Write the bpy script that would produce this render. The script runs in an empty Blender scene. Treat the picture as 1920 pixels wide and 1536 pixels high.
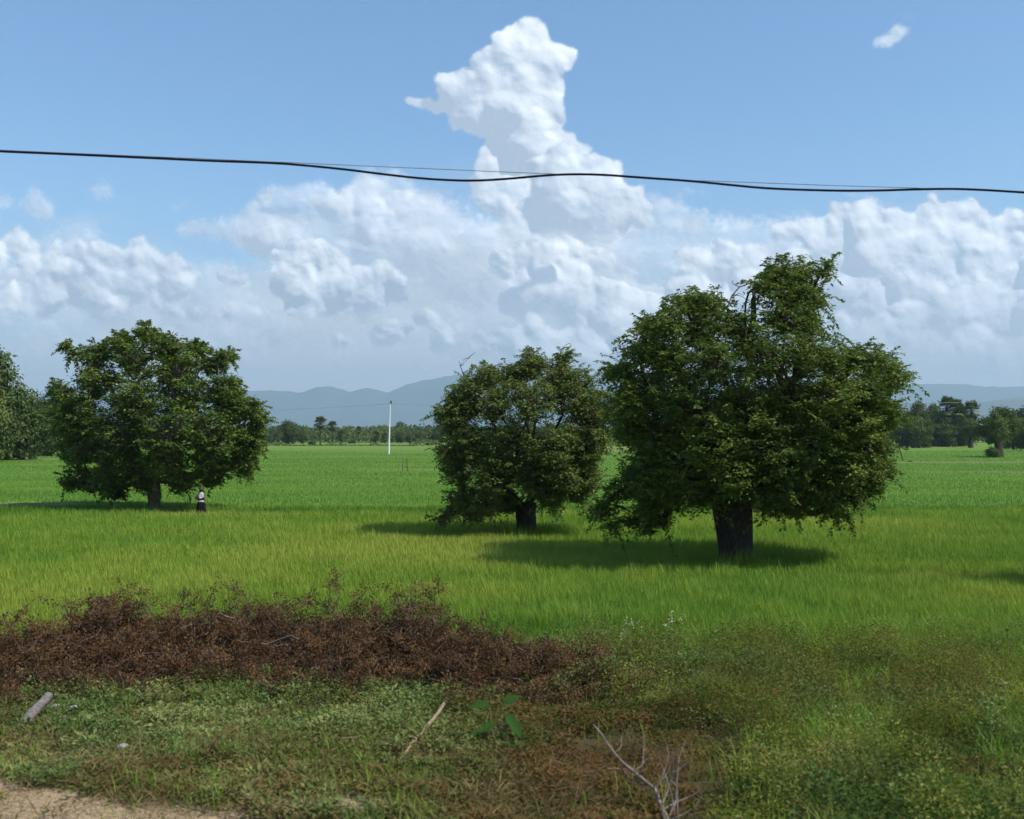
import bpy, bmesh, math, random
import numpy as np
from mathutils import Vector, Matrix

R = math.radians
S = bpy.context.scene
C = S.collection
PH_F, PH_CX, PH_HY, CAM_H = 2059.0, 960.0, 817.0, 4.6      # focal length and horizon measured off the photograph

# ------------------------------------------------------------------ camera
cam_data = bpy.data.cameras.new('camera')
cam_data.sensor_width = 36.0
cam_data.lens = 36.0 * PH_F / 1920.0
cam_data.shift_y = (PH_HY - 768.0) / 1920.0
cam_data.dof.use_dof = True
cam_data.dof.focus_distance = 60.0
cam_data.dof.aperture_fstop = 1.5
cam_data.clip_start = 0.1
cam_data.clip_end = 60000.0
cam = bpy.data.objects.new('camera', cam_data)
cam.location = (0, 0, CAM_H)
cam.rotation_euler = (R(90), 0, 0)
C.objects.link(cam)
S.camera = cam

# ------------------------------------------------------------------ sun
SUN_EL, SUN_AZ = R(54), R(116)          # azimuth measured from +Y (view direction) towards +X
to_sun = Vector((math.sin(SUN_AZ) * math.cos(SUN_EL), math.cos(SUN_AZ) * math.cos(SUN_EL), math.sin(SUN_EL)))
sun_data = bpy.data.lights.new('sun', 'SUN')
sun_data.energy = 4.2
sun_data.angle = R(0.53)
sun_data.color = (1.0, 0.955, 0.88)
sun = bpy.data.objects.new('sun', sun_data)
sun.rotation_euler = to_sun.to_track_quat('Z', 'Y').to_euler()
sun.location = (40, -10, 60)
C.objects.link(sun)

# ------------------------------------------------------------------ exposure and render settings
S.view_settings.view_transform = 'Standard'
S.view_settings.look = 'None'
S.view_settings.exposure = 0.5
S.view_settings.gamma = 1.0
S.render.engine = 'CYCLES'
S.cycles.max_bounces = 6
S.cycles.diffuse_bounces = 2
S.cycles.glossy_bounces = 2
S.cycles.transmission_bounces = 3
S.cycles.transparent_max_bounces = 16
S.cycles.volume_bounces = 0
S.cycles.use_denoising = True


class NT:
    """A small helper that wires shader nodes."""
    def __init__(self, tree):
        self.t = tree

    def new(self, kind, **kw):
        n = self.t.nodes.new(kind)
        for k, v in kw.items():
            setattr(n, k, v)
        return n

    def put(self, sock, v):
        if hasattr(v, 'is_linked'):
            self.t.links.new(v, sock)
        elif v is not None:
            sock.default_value = v

    def m(self, op, a, b=None, c=None, clamp=False):
        n = self.new('ShaderNodeMath', operation=op, use_clamp=clamp)
        self.put(n.inputs[0], a)
        self.put(n.inputs[1], b)
        self.put(n.inputs[2], c)
        return n.outputs[0]

    def vm(self, op, a, b=None, scale=None):
        n = self.new('ShaderNodeVectorMath', operation=op)
        self.put(n.inputs[0], a)
        if b is not None:
            self.put(n.inputs[1], b)
        if scale is not None:
            self.put(n.inputs['Scale'], scale)
        return n.outputs['Value'] if op in ('LENGTH', 'DOT_PRODUCT', 'DISTANCE') else n.outputs['Vector']

    def ss(self, v, lo, hi, a=0.0, b=1.0):
        n = self.new('ShaderNodeMapRange', interpolation_type='SMOOTHSTEP')
        self.put(n.inputs['Value'], v)
        self.put(n.inputs['From Min'], lo)
        self.put(n.inputs['From Max'], hi)
        self.put(n.inputs['To Min'], a)
        self.put(n.inputs['To Max'], b)
        return n.outputs['Result']

    def mix(self, fac, a, b, blend='MIX'):
        n = self.new('ShaderNodeMix', data_type='RGBA', blend_type=blend)
        self.put(n.inputs['Factor'], fac)
        self.put(n.inputs[6], a if hasattr(a, 'is_linked') else (*a, 1))
        self.put(n.inputs[7], b if hasattr(b, 'is_linked') else (*b, 1))
        return n.outputs[2]

    def noise(self, vec, scale, detail=4, rough=0.5, dim='2D', lac=2.0):
        n = self.new('ShaderNodeTexNoise', noise_dimensions=dim)
        self.put(n.inputs['Vector'], vec)
        n.inputs['Scale'].default_value = scale
        n.inputs['Detail'].default_value = detail
        n.inputs['Roughness'].default_value = rough
        n.inputs['Lacunarity'].default_value = lac
        return n

    def voro(self, vec, scale, detail=0, rough=0.5, dim='2D'):
        n = self.new('ShaderNodeTexVoronoi', voronoi_dimensions=dim)
        n.normalize = True
        self.put(n.inputs['Vector'], vec)
        n.inputs['Scale'].default_value = scale
        n.inputs['Detail'].default_value = detail
        n.inputs['Roughness'].default_value = rough
        return n

    def ramp(self, fac, stops):
        n = self.new('ShaderNodeValToRGB')
        e = n.color_ramp.elements
        while len(e) < len(stops):
            e.new(0.5)
        for el, (p, col) in zip(e, stops):
            el.position = p
            el.color = (*col, 1)
        self.put(n.inputs['Fac'], fac)
        return n.outputs['Color']

    def curve(self, v, lo, hi, pts, vlo=-1.0, vhi=5.0):
        """Piecewise profile: x in [lo,hi] -> value in [vlo,vhi], through the given points."""
        n = self.new('ShaderNodeFloatCurve')
        cm = n.mapping
        c = cm.curves[0]
        pts = sorted(((x - lo) / (hi - lo), (y - vlo) / (vhi - vlo)) for x, y in pts)
        while len(c.points) < len(pts):
            c.points.new(0.5, 0.5)
        for p, (x, y) in zip(c.points, pts):
            p.location = (x, y)
            p.handle_type = 'VECTOR'
        cm.extend = 'HORIZONTAL'
        cm.update()
        x = self.m('MULTIPLY_ADD', v, 1.0 / (hi - lo), -lo / (hi - lo))
        self.put(n.inputs['Value'], x)
        return self.m('MULTIPLY_ADD', n.outputs[0], vhi - vlo, vlo)


# ------------------------------------------------------------------ sky: Nishita air with cumulus decks, laid out by compass bearing and elevation
def sky_uv(px, py):
    """A point of the sky as (bearing, elevation tangent), both times ten."""
    u, v = (px - PH_CX) / PH_F, (PH_HY - py) / PH_F
    a = math.atan(u)
    return a * 10.0, v * math.cos(a) * 10.0


SKY_K = 0.11


def build_sky():
    w = bpy.data.worlds.new('World')
    S.world = w
    w.use_nodes = True
    w.cycles.sampling_method = 'MANUAL'
    w.cycles.sample_map_resolution = 512
    t = w.node_tree
    t.nodes.clear()
    n = NT(t)
    out = n.new('ShaderNodeOutputWorld')
    bg = n.new('ShaderNodeBackground')
    bg.inputs['Strength'].default_value = SKY_K
    t.links.new(bg.outputs[0], out.inputs[0])
    sky = n.new('ShaderNodeTexSky', sky_type='NISHITA')
    sky.sun_disc = False
    sky.sun_elevation = SUN_EL
    sky.sun_rotation = SUN_AZ
    sky.altitude = 100.0
    sky.air_density = 1.0
    sky.dust_density = 0.3
    sky.ozone_density = 1.5

    tc = n.new('ShaderNodeTexCoord').outputs['Generated']
    sep = n.new('ShaderNodeSeparateXYZ')
    t.links.new(tc, sep.inputs[0])
    dx, dy, dz = sep.outputs
    az = n.m('MULTIPLY', n.m('ARCTAN2', dx, dy), 10.0)
    hyp = n.m('SQRT', n.m('MAXIMUM', n.m('SUBTRACT', 1.0, n.m('MULTIPLY', dz, dz)), 1e-4))
    el = n.m('MINIMUM', n.m('MULTIPLY', n.m('DIVIDE', dz, hyp), 10.0), 40.0)
    cb = n.new('ShaderNodeCombineXYZ')
    t.links.new(az, cb.inputs[0])
    t.links.new(el, cb.inputs[1])
    P = cb.outputs[0]

    soft = n.noise(n.vm('MULTIPLY', P, (0.6, 1.6, 1.0)), 1.1, 6, 0.6).outputs['Fac']      # streaky veil noise
    col = n.mix(1.0, sky.outputs[0], (0.74, 0.95, 1.08), 'MULTIPLY')
    k = 1.0 / SKY_K

    def prof(pts, vlo=-1.0, vhi=5.0):
        return n.curve(az, -4.6, 4.6, [sky_uv(x, y) for x, y in pts], vlo, vhi)

    # thin high haze that pales the blue towards the horizon
    pale = n.ss(el, 3.0, -0.2, 0.0, 1.0)
    pale = n.m('MULTIPLY', pale, n.m('MULTIPLY_ADD', soft, 0.7, 0.35))
    col = n.mix(n.m('MULTIPLY', pale, 0.75), col, tuple(c * k for c in (0.28, 0.42, 0.55)))
    # grey-white veil behind the cumulus
    veil_t = prof([(-200, 470), (0, 450), (250, 440), (420, 430), (600, 380), (850, 350), (1000, 330), (1150, 360), (1280, 420), (1420, 440), (1600, 410), (1920, 400), (2100, 420)])
    va = n.ss(n.m('ADD', n.m('SUBTRACT', veil_t, el), n.m('MULTIPLY', n.m('SUBTRACT', soft, 0.5), 1.6)), -0.15, 1.1)
    col = n.mix(n.m('MULTIPLY', va, 0.88), col, tuple(c * k for c in (0.53, 0.558, 0.582)))

    t.links.new(col, bg.inputs['Color'])


build_sky()


# ------------------------------------------------------------------ numpy noise
_lat = np.random.default_rng(5).random((256, 256)).astype(np.float32)


def vnoise(x, y, seed=0):
    """Smooth value noise in 0..1 on arrays."""
    x = x + seed * 37.31
    y = y + seed * 17.77
    xi, yi = np.floor(x), np.floor(y)
    fx, fy = (x - xi).astype(np.float32), (y - yi).astype(np.float32)
    fx = fx * fx * fx * (fx * (fx * 6 - 15) + 10)
    fy = fy * fy * fy * (fy * (fy * 6 - 15) + 10)
    xi = xi.astype(np.int64) & 255
    yi = yi.astype(np.int64) & 255
    x1, y1 = (xi + 1) & 255, (yi + 1) & 255
    a = _lat[yi, xi] * (1 - fx) + _lat[yi, x1] * fx
    b = _lat[y1, xi] * (1 - fx) + _lat[y1, x1] * fx
    return a * (1 - fy) + b * fy


def fbm(x, y, octaves=5, seed=0, gain=0.5):
    s, a, t = 0.0, 1.0, 0.0
    for o in range(octaves):
        s = s + a * vnoise(x, y, seed + o * 3)
        t += a
        a *= gain
        x = x * 2.03
        y = y * 2.03
    return s / t


def sstep(v, lo, hi):
    t = np.clip((v - lo) / (hi - lo), 0, 1)
    return t * t * (3 - 2 * t)


def blur(a, rad):
    """Two passes of a separable box filter."""
    k_ = max(1, int(round(rad)))
    for _ in range(2):
        for ax in (0, 1):
            p = np.pad(a, [(k_ + 1, k_) if q == ax else (0, 0) for q in (0, 1)], mode='edge')
            c_ = np.cumsum(p, ax, dtype=np.float64)
            n_ = a.shape[ax]
            hi = np.take(c_, np.arange(2 * k_ + 1, 2 * k_ + 1 + n_), ax)
            lo = np.take(c_, np.arange(0, n_), ax)
            a = ((hi - lo) / (2 * k_ + 1)).astype(np.float32)
    return a


def add_mesh(name, verts, faces_flat, sizes, mat=None, parent=None, smooth=False, attrs=None):
    """ONE mesh object from numpy arrays: verts (n,3), flat corner indices and the corner count of each face (or one int)."""
    me = bpy.data.meshes.new(name)
    verts = np.asarray(verts, np.float32)
    faces_flat = np.asarray(faces_flat, np.int32).ravel()
    if isinstance(sizes, int):
        sizes = np.full(len(faces_flat) // sizes, sizes, np.int32)
    starts = np.concatenate([[0], np.cumsum(sizes)[:-1]]).astype(np.int32)
    me.vertices.add(len(verts))
    me.vertices.foreach_set('co', verts.ravel())
    me.loops.add(len(faces_flat))
    me.loops.foreach_set('vertex_index', faces_flat)
    me.polygons.add(len(sizes))
    me.polygons.foreach_set('loop_start', starts)
    me.polygons.foreach_set('use_smooth', np.full(len(sizes), smooth))
    me.update(calc_edges=True)
    for an, dom, arr in attrs or ():
        at_ = me.attributes.new(an, 'FLOAT', dom)
        at_.data.foreach_set('value', np.asarray(arr, np.float32).ravel())
    if mat:
        me.materials.append(mat)
    o = bpy.data.objects.new(name, me)
    C.objects.link(o)
    if parent:
        o.parent = parent
    return o


def tag(o, label=None, cat=None, group=None, kind=None):
    for k_, v_ in (('label', label), ('category', cat), ('group', group), ('kind', kind)):
        if v_:
            o[k_] = v_
    return o


def new_mat(name):
    m = bpy.data.materials.new(name)
    m.use_nodes = True
    m.node_tree.nodes.clear()
    n = NT(m.node_tree)
    out = n.new('ShaderNodeOutputMaterial')
    return m, n, out


# ------------------------------------------------------------------ clouds: billowing relief built at its real distance, lit by the sun lamp
def cloud_material():
    m, n, out = new_mat('cloud_vapour')
    d = n.new('ShaderNodeBsdfDiffuse')
    d.inputs['Color'].default_value = (0.94, 0.94, 0.93, 1)
    tl = n.new('ShaderNodeBsdfTranslucent')
    tl.inputs['Color'].default_value = (0.94, 0.94, 0.93, 1)
    mx0 = n.new('ShaderNodeMixShader')
    mx0.inputs[0].default_value = 0.4
    n.t.links.new(d.outputs[0], mx0.inputs[1])
    n.t.links.new(tl.outputs[0], mx0.inputs[2])
    tr = n.new('ShaderNodeBsdfTransparent')
    at_ = n.new('ShaderNodeAttribute', attribute_name='thickness')
    mx = n.new('ShaderNodeMixShader')
    n.t.links.new(at_.outputs['Fac'], mx.inputs[0])
    n.t.links.new(tr.outputs[0], mx.inputs[1])
    n.t.links.new(mx0.outputs[0], mx.inputs[2])
    n.t.links.new(mx.outputs[0], out.inputs[0])
    return m


CLOUD = cloud_material()
STEP = 2.0


def cumulus(name, puffs, dist, base=None, fade=40, relief=0.8, edge=5.0, opac=1.0, levels=3, seed=1, kids=11, warp=1.0, rmin=4.0, wisps=0.0, squash=1.0, crisp=0.52):
    rg = np.random.default_rng(seed)
    dist = dist * 1.3
    relief = relief * 0.66
    sp = []

    def grow(x, y, z, r, lv):
        sp.append((x, y, z, r))
        if lv == 0 or r < rmin * 1.8:
            return
        for _ in range(kids if lv > 1 else kids - 2):
            v = rg.normal(size=3)
            v /= np.linalg.norm(v)
            v[2] = abs(v[2])                                  # the side that faces us
            if v[1] > 0.35 and rg.random() < 0.6:
                v[1] *= -1                                    # heads boil upwards
            q = r * rg.uniform(0.28, 0.52)
            d_ = r * rg.uniform(0.72, 0.98)
            grow(x + v[0] * d_, y + v[1] * d_ * squash, z + v[2] * d_ * 0.9, q, lv - 1)

    for (x, y, r) in puffs:
        grow(x, y, rg.uniform(-0.3, 0.3) * r, r, levels)
    sp = np.array(sp)
    x0, x1 = sp[:, 0].min() - 120, sp[:, 0].max() + 120
    y0, y1 = sp[:, 1].min() - 120, sp[:, 1].max() + 120
    if base:
        y1 = min(y1, base + fade + 10)
    gx, gy = np.meshgrid(np.arange(x0, x1, STEP), np.arange(y0, y1, STEP))
    wx, wy = np.zeros_like(gx), np.zeros_like(gy)
    for sc, am, sd in ((95, 34, 11), (40, 15, 13), (17, 7.5, 17), (8, 3.6, 19)):
        wx += warp * am * (fbm(gx / sc, gy / sc, 2, sd + seed) - 0.5)
        wy += warp * am * (fbm(gx / sc, gy / sc, 2, sd + 50 + seed) - 0.5)
    qx, qy = gx + wx, gy + wy
    Z = np.full(gx.shape, -1e4)
    E = np.full(gx.shape, -1e4)
    H_, W_ = gx.shape
    pad = 34 * warp + 2
    for (x, y, z, r) in sp[np.argsort(-sp[:, 3])]:
        i0, i1 = int((y - r - pad - y0) / STEP), int((y + r + pad - y0) / STEP) + 2
        j0, j1 = int((x - r - pad - x0) / STEP), int((x + r + pad - x0) / STEP) + 2
        i0, i1, j0, j1 = max(i0, 0), min(i1, H_), max(j0, 0), min(j1, W_)
        if i0 >= i1 or j0 >= j1:
            continue
        dd = (qx[i0:i1, j0:j1] - x) ** 2 + (qy[i0:i1, j0:j1] - y) ** 2
        hh = r * r - dd
        ok = hh > 0
        zz = np.where(ok, z + np.sqrt(np.maximum(hh, 0)), -1e4)
        Z[i0:i1, j0:j1] = np.maximum(Z[i0:i1, j0:j1], zz)
        E[i0:i1, j0:j1] = np.maximum(E[i0:i1, j0:j1], np.where(ok, hh / (2 * r), -1e4))
    inside = E > 0
    mk = inside.astype(np.float32)
    rough_ = fbm(gx / 24, gy / 24, 5, seed + 33, 0.62) - 0.5
    rough2 = fbm(gx / 9, gy / 9, 3, seed + 35) - 0.5
    al = sstep(blur(mk, edge / STEP) + 0.58 * rough_ + 0.30 * rough2, 0.22, 0.90)
    if base:
        nb = (fbm(gx / 60, gy / 30, 4, seed + 7) - 0.5) * fade * 1.5
        al = al * (1 - sstep(gy + nb, base - fade, base + fade * 0.3))
    if wisps:
        al = al * (1 - wisps * sstep(fbm(gx / 70, gy / 34, 5, seed + 9), 0.42, 0.62))
    al = al * opac
    Z = np.where(inside, Z, 0)

    def soft_z(rad):
        return blur(Z * mk, rad) / np.maximum(blur(mk, rad), 1e-4)

    Z = crisp * soft_z(1.6) + (1 - crisp) * soft_z(9)
    Z = Z + 4.5 * (fbm(gx / 20, gy / 20, 4, seed + 21, 0.6) - 0.5) + 34 * (fbm(gx / 110, gy / 110, 3, seed + 23) - 0.5)
    D = dist - Z * relief * dist / PH_F
    X = (gx - PH_CX) / PH_F * D
    Zw = CAM_H + (PH_HY - gy) / PH_F * D
    keep = al > 0.012
    q = keep[:-1, :-1] | keep[1:, :-1] | keep[:-1, 1:] | keep[1:, 1:]
    idx = np.arange(H_ * W_).reshape(H_, W_)
    f = np.stack([idx[1:, :-1][q], idx[1:, 1:][q], idx[:-1, 1:][q], idx[:-1, :-1][q]], 1)
    used = np.zeros(H_ * W_, bool)
    used[f.ravel()] = True
    remap = np.cumsum(used) - 1
    V = np.stack([X.ravel(), D.ravel(), Zw.ravel()], 1)[used]
    o = add_mesh(name, V, remap[f], 4, CLOUD, smooth=True, attrs=[('thickness', 'POINT', al.ravel()[used])])
    tag(o, kind='stuff')
    return o


def build_clouds():
    j = [0]

    def fill(x0, x1, y0, y1, n, r0, r1, seed):
        g = np.random.default_rng(seed)
        return [(g.uniform(x0, x1), g.uniform(y0, y1), g.uniform(r0, r1)) for _ in range(n)]

    # towering cumulus, far behind
    cumulus('clouds', [(988, 76, 40), (1022, 108, 40), (956, 112, 44), (1002, 150, 52), (918, 152, 44), (874, 172, 38), (838, 166, 20), (832, 150, 12),
                      (862, 205, 28), (905, 216, 40), (962, 208, 58), (1008, 212, 44), (936, 240, 28), (1030, 180, 24),
                      (752, 181, 7), (764, 182, 8), (778, 185, 8), (792, 189, 9), (806, 194, 10), (820, 200, 12),
                      (990, 275, 56), (1034, 285, 44), (944, 308, 42), (1000, 345, 62), (925, 360, 40), (1084, 290, 30), (1128, 322, 28), (1000, 430, 80), (1080, 420, 80)],
            34000, seed=3, relief=0.75, edge=5, kids=10, base=520, fade=70)
    # broad soft sheet, upper left
    cumulus('clouds', [(505, 378, 22), (534, 388, 36), (585, 388, 42), (640, 388, 45), (690, 384, 46), (750, 388, 48), (800, 400, 42), (840, 428, 40), (620, 440, 55), (700, 450, 60),
                      (770, 455, 55), (466, 402, 12), (500, 440, 45), (560, 470, 50), (660, 500, 50), (740, 510, 50)],
            30000, seed=5, relief=0.55, edge=12, kids=9, base=540, fade=70, opac=0.9, wisps=0.45)
    cumulus('clouds', [(330, 430, 14), (360, 428, 20), (400, 432, 26), (440, 440, 32), (480, 450, 36), (520, 470, 40)], 32000, seed=6, relief=0.3, edge=16, base=490, fade=40, opac=0.7, wisps=0.5)
    # bank on the right
    cumulus('clouds', [(1475, 442, 24), (1512, 440, 26), (1578, 410, 30), (1628, 414, 38), (1688, 424, 42), (1738, 420, 38), (1792, 430, 34), (1835, 430, 36), (1892, 440, 40), (1960, 440, 50), (2040, 440, 60), (2130, 450, 60),
                      (1560, 470, 52), (1650, 480, 58), (1740, 490, 58), (1850, 500, 60), (1420, 490, 30), (1385, 488, 26), (1700, 560, 60), (1800, 570, 60), (1600, 550, 55), (1900, 570, 60), (1500, 520, 50), (2000, 540, 70)],
            28000, seed=8, relief=0.8, edge=5, kids=10, base=640, fade=80)
    # white heads in the middle
    cumulus('clouds', [(940, 492, 26), (990, 482, 36), (1050, 482, 40), (1095, 485, 34), (1122, 522, 38), (1170, 546, 36), (1060, 550, 60), (980, 556, 50), (1150, 600, 55), (1230, 590, 44), (1204, 560, 20),
                      (1300, 496, 28), (1350, 500, 34), (1400, 504, 34), (1300, 550, 40), (1400, 565, 45), (1340, 600, 50), (1050, 610, 50)],
            26000, seed=12, relief=1.0, edge=6, kids=10, base=660, fade=80)
    cumulus('clouds', [(1480, 590, 34), (1560, 610, 30), (1640, 560, 30), (1690, 530, 34), (1740, 545, 36), (1790, 580, 40), (1850, 570, 40), (1900, 590, 36), (1960, 590, 40), (2060, 590, 50), (1700, 610, 40), (1820, 630, 40)],
            24500, seed=14, relief=0.75, edge=7, base=670, fade=60, opac=0.92)
    # front of the tower with its grey belly
    cumulus('clouds', [(1022, 322, 30), (1060, 322, 42), (1108, 336, 38), (1136, 330, 26), (1060, 380, 66), (1130, 390, 60), (1190, 396, 36), (1012, 395, 30)],
            25000, seed=17, relief=0.7, edge=5, base=456, fade=36)
    cumulus('clouds', [(1200, 384, 24), (1230, 396, 30), (1262, 410, 28), (1290, 424, 20), (1240, 420, 30), (1180, 420, 34)], 25500, seed=19, relief=0.5, edge=14, base=462, fade=40, opac=0.75, wisps=0.35)
    cumulus('clouds', [(990, 562, 16), (1014, 556, 20), (1042, 556, 22), (1072, 564, 18), (1094, 570, 12)], 22000, seed=18, relief=0.8, edge=8, base=588, fade=18, opac=0.8)
    # bank on the left
    cumulus('clouds', [(-130, 470, 50), (-50, 460, 40), (18, 455, 28), (52, 462, 22), (100, 450, 10), (110, 472, 22), (150, 478, 26), (192, 478, 26), (216, 482, 26), (268, 486, 32), (310, 500, 30), (350, 522, 26),
                      (60, 512, 42), (30, 540, 46), (180, 530, 40), (250, 530, 40), (320, 545, 36), (-60, 540, 60), (420, 524, 18), (446, 532, 16)],
            24000, seed=21, relief=0.8, edge=6, kids=10, base=600, fade=44)
    cumulus('clouds', [(100, 520, 30), (130, 540, 34), (160, 555, 34), (70, 560, 40), (200, 575, 30), (20, 580, 40), (-60, 580, 50)], 22000, seed=22, relief=0.85, edge=7, base=616, fade=40)
    cumulus('clouds', [(290, 572, 16), (330, 574, 18), (370, 580, 14), (440, 580, 20), (460, 590, 22), (410, 584, 12)], 22500, seed=23, relief=0.8, edge=8, base=612, fade=26, opac=0.85)
    # round cumulus left of centre
    cumulus('clouds', [(528, 492, 22), (560, 486, 26), (600, 484, 24), (630, 502, 22), (545, 530, 36), (600, 540, 42), (660, 536, 36), (702, 528, 28), (734, 545, 28), (700, 565, 34), (640, 570, 34), (570, 560, 38), (746, 566, 16)],
            21000, seed=25, relief=1.1, edge=5, base=603, fade=36)
    cumulus('clouds', fill(230, 500, 490, 620, 16, 24, 46, 66), 31500, seed=66, relief=0.5, edge=18, base=680, fade=70, opac=0.7, wisps=0.4, crisp=0.2)
    # broad soft masses filling the lower sky
    cumulus('clouds', fill(820, 1500, 470, 640, 26, 40, 90, 61), 32500, seed=61, relief=0.5, edge=26, base=700, fade=90, opac=0.75, wisps=0.4, crisp=0.15)
    cumulus('clouds', fill(-150, 560, 500, 660, 24, 40, 80, 62), 32000, seed=62, relief=0.5, edge=26, base=700, fade=90, opac=0.6, wisps=0.5, crisp=0.15)
    cumulus('clouds', fill(1440, 2200, 480, 670, 30, 40, 90, 63), 32200, seed=63, relief=0.5, edge=26, base=710, fade=90, opac=0.75, wisps=0.4, crisp=0.15)
    cumulus('clouds', fill(480, 960, 560, 680, 20, 30, 60, 64), 32700, seed=64, relief=0.5, edge=26, base=700, fade=80, opac=0.5, wisps=0.5, crisp=0.15)
    # low heads over the far hills
    cumulus('clouds', [(740, 622, 24), (768, 612, 18), (720, 642, 22), (806, 604, 20), (826, 640, 22), (630, 640, 16), (650, 646, 12), (892, 632, 16), (915, 648, 18), (884, 650, 16)],
            20000, seed=27, relief=1.2, edge=7, base=680, fade=40, opac=0.85)
    cumulus('clouds', [(958, 640, 28), (1000, 624, 28), (1042, 640, 26), (1090, 638, 28), (1122, 656, 28), (1180, 640, 36), (1240, 640, 40), (1010, 670, 36), (1100, 680, 36)],
            19500, seed=28, relief=1.2, edge=6, base=700, fade=50, opac=0.9)
    cumulus('clouds', fill(40, 560, 610, 670, 16, 14, 34, 31), 20500, seed=31, relief=0.6, edge=10, base=690, fade=60, opac=0.5, wisps=0.3)
    cumulus('clouds', fill(1560, 2150, 630, 690, 18, 14, 34, 33), 20500, seed=33, relief=0.6, edge=10, base=715, fade=60, opac=0.6, wisps=0.3)
    cumulus('clouds', fill(480, 980, 660, 690, 12, 12, 24, 34), 20800, seed=34, relief=0.5, edge=12, base=715, fade=40, opac=0.4, wisps=0.3)
    # loose scraps in the blue
    cumulus('clouds', [(1640, 80, 11), (1655, 77, 13), (1672, 74, 11), (1690, 60, 13), (1684, 50, 10), (1700, 56, 8)], 30000, seed=41, relief=0.6, edge=8, opac=0.8, levels=2, warp=0.5)
    cumulus('clouds', [(1705, 38, 8), (1722, 30, 8), (1742, 24, 7), (1760, 20, 5)], 30000, seed=42, relief=0.12, edge=12, opac=0.22, levels=2, warp=0.6)
    cumulus('clouds', [(60, 372, 16), (74, 388, 22), (82, 400, 18), (15, 386, 16), (-6, 384, 16)], 30000, seed=43, relief=0.5, edge=14, opac=0.6, levels=2, warp=0.6)
    cumulus('clouds', [(184, 364, 14), (204, 366, 14), (195, 372, 14)], 30000, seed=44, relief=0.5, edge=14, opac=0.55, levels=2, warp=0.6)
    cumulus('clouds', [(285, 392, 7), (310, 390, 8), (335, 386, 8), (360, 382, 8), (376, 380, 6)], 30000, seed=45, relief=0.3, edge=12, opac=0.45, levels=2, warp=0.6)
    cumulus('clouds', [(1262, 366, 9), (1290, 364, 11), (1320, 365, 9), (1350, 364, 6), (1380, 362, 5)], 30000, seed=46, relief=0.4, edge=10, opac=0.7, levels=2, warp=0.6)
    cumulus('clouds', [(1370, 440, 8), (1400, 437, 9), (1430, 436, 8), (1320, 440, 8)], 30000, seed=47, relief=0.3, edge=10, opac=0.45, levels=2, warp=0.6)


build_clouds()


# ------------------------------------------------------------------ places: photograph pixel -> point of the world
def gz(x, y):
    """Height of the land: flat paddy, a low uneven verge close by."""
    x = np.asarray(x, float)
    y = np.asarray(y, float)
    v = sstep(y, 24.0, 17.0)
    z = 0.30 * sstep(y, 20.0, 11.0) + v * 0.16 * (fbm(x * 0.5 + 40, y * 0.5 + 40, 4, 3) - 0.5)
    z = z + 0.05 * (fbm(x * 0.12, y * 0.12, 3, 8) - 0.5) * sstep(y, 400, 60)
    return z


def at(px, py):
    D = 30.0
    z = 0.0
    for _ in range(12):
        D = (CAM_H - z) * PH_F / (py - PH_HY)
        z = float(gz((px - PH_CX) / PH_F * D, D))
    return Vector(((px - PH_CX) / PH_F * D, D, z))


def pt(px, py, D):
    return Vector(((px - PH_CX) / PH_F * D, D, CAM_H - (py - PH_HY) / PH_F * D))


def zones(x, y):
    """(ripening 0..1, bare/dry 0..1): which crop grows where, and the bunds between the plots."""
    edge = 63 + 1.4 * np.sin(x * 0.06) + 1.5 * (fbm(x * 0.15, y * 0.15, 3, 61) - 0.5) + 0.012 * x
    yel = sstep(y, edge + 1.5, edge - 1.5)
    yel = np.maximum(yel, 0.35 * sstep(y, 330, 420))
    dry = 0.75 * np.exp(-((y - edge - 0.6) / 1.1) ** 2) * sstep(fbm(x * 0.11, y * 0.05, 3, 71), 0.38, 0.62)
    nz = fbm(x * 0.05, y * 0.05, 4, 65)

    def patch(cx, cy, rx, ry, a):
        q = ((x - cx) / rx) ** 2 + ((y - cy) / ry) ** 2
        return a * sstep(1.25 - q + 1.2 * (nz - 0.5), 0.0, 0.7)

    for (cx, cy, rx, ry, a) in ((-22.0, 65.5, 5.5, 1.0, 0.8), (-17.8, 64.2, 3.6, 2.0, 1.0), (-34, 73, 6, 3.0, 0.7), (-94, 212, 9, 7, 0.9), (-12, 148, 9, 3.5, 0.55), (-38, 310, 26, 12, 0.45),
                                (84, 190, 30, 7, 0.5), (62, 138, 16, 3.5, 0.4), (28, 345, 40, 30, 0.75), (-80, 470, 120, 20, 0.3), (110, 440, 90, 18, 0.3), (2.2, 47.6, 1.6, 0.8, 0.55), (-70, 520, 200, 16, 0.35), (12.5, 34.5, 4, 0.8, 0.5), (14, 57.5, 9, 1.0, 0.35)):
        dry = np.maximum(dry, patch(cx, cy, rx, ry, a))
    return np.clip(yel, 0, 1), np.clip(dry, 0, 1)


def sandy(x, y):
    """Bare shoulder of the road, close on the left."""
    n_ = fbm(x * 0.9, y * 0.9, 4, 81) - 0.5
    a = sstep(13.55 - y + 1.0 * n_ - 0.42 * (x + 5.2), -0.1, 0.45)
    b = 0.9 * sstep(1.0 - ((x + 2.0) / 1.2) ** 2 - ((y - 12.75) / 0.3) ** 2 + n_ * 1.4, 0.2, 0.7)
    return np.maximum(a, b)


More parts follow.
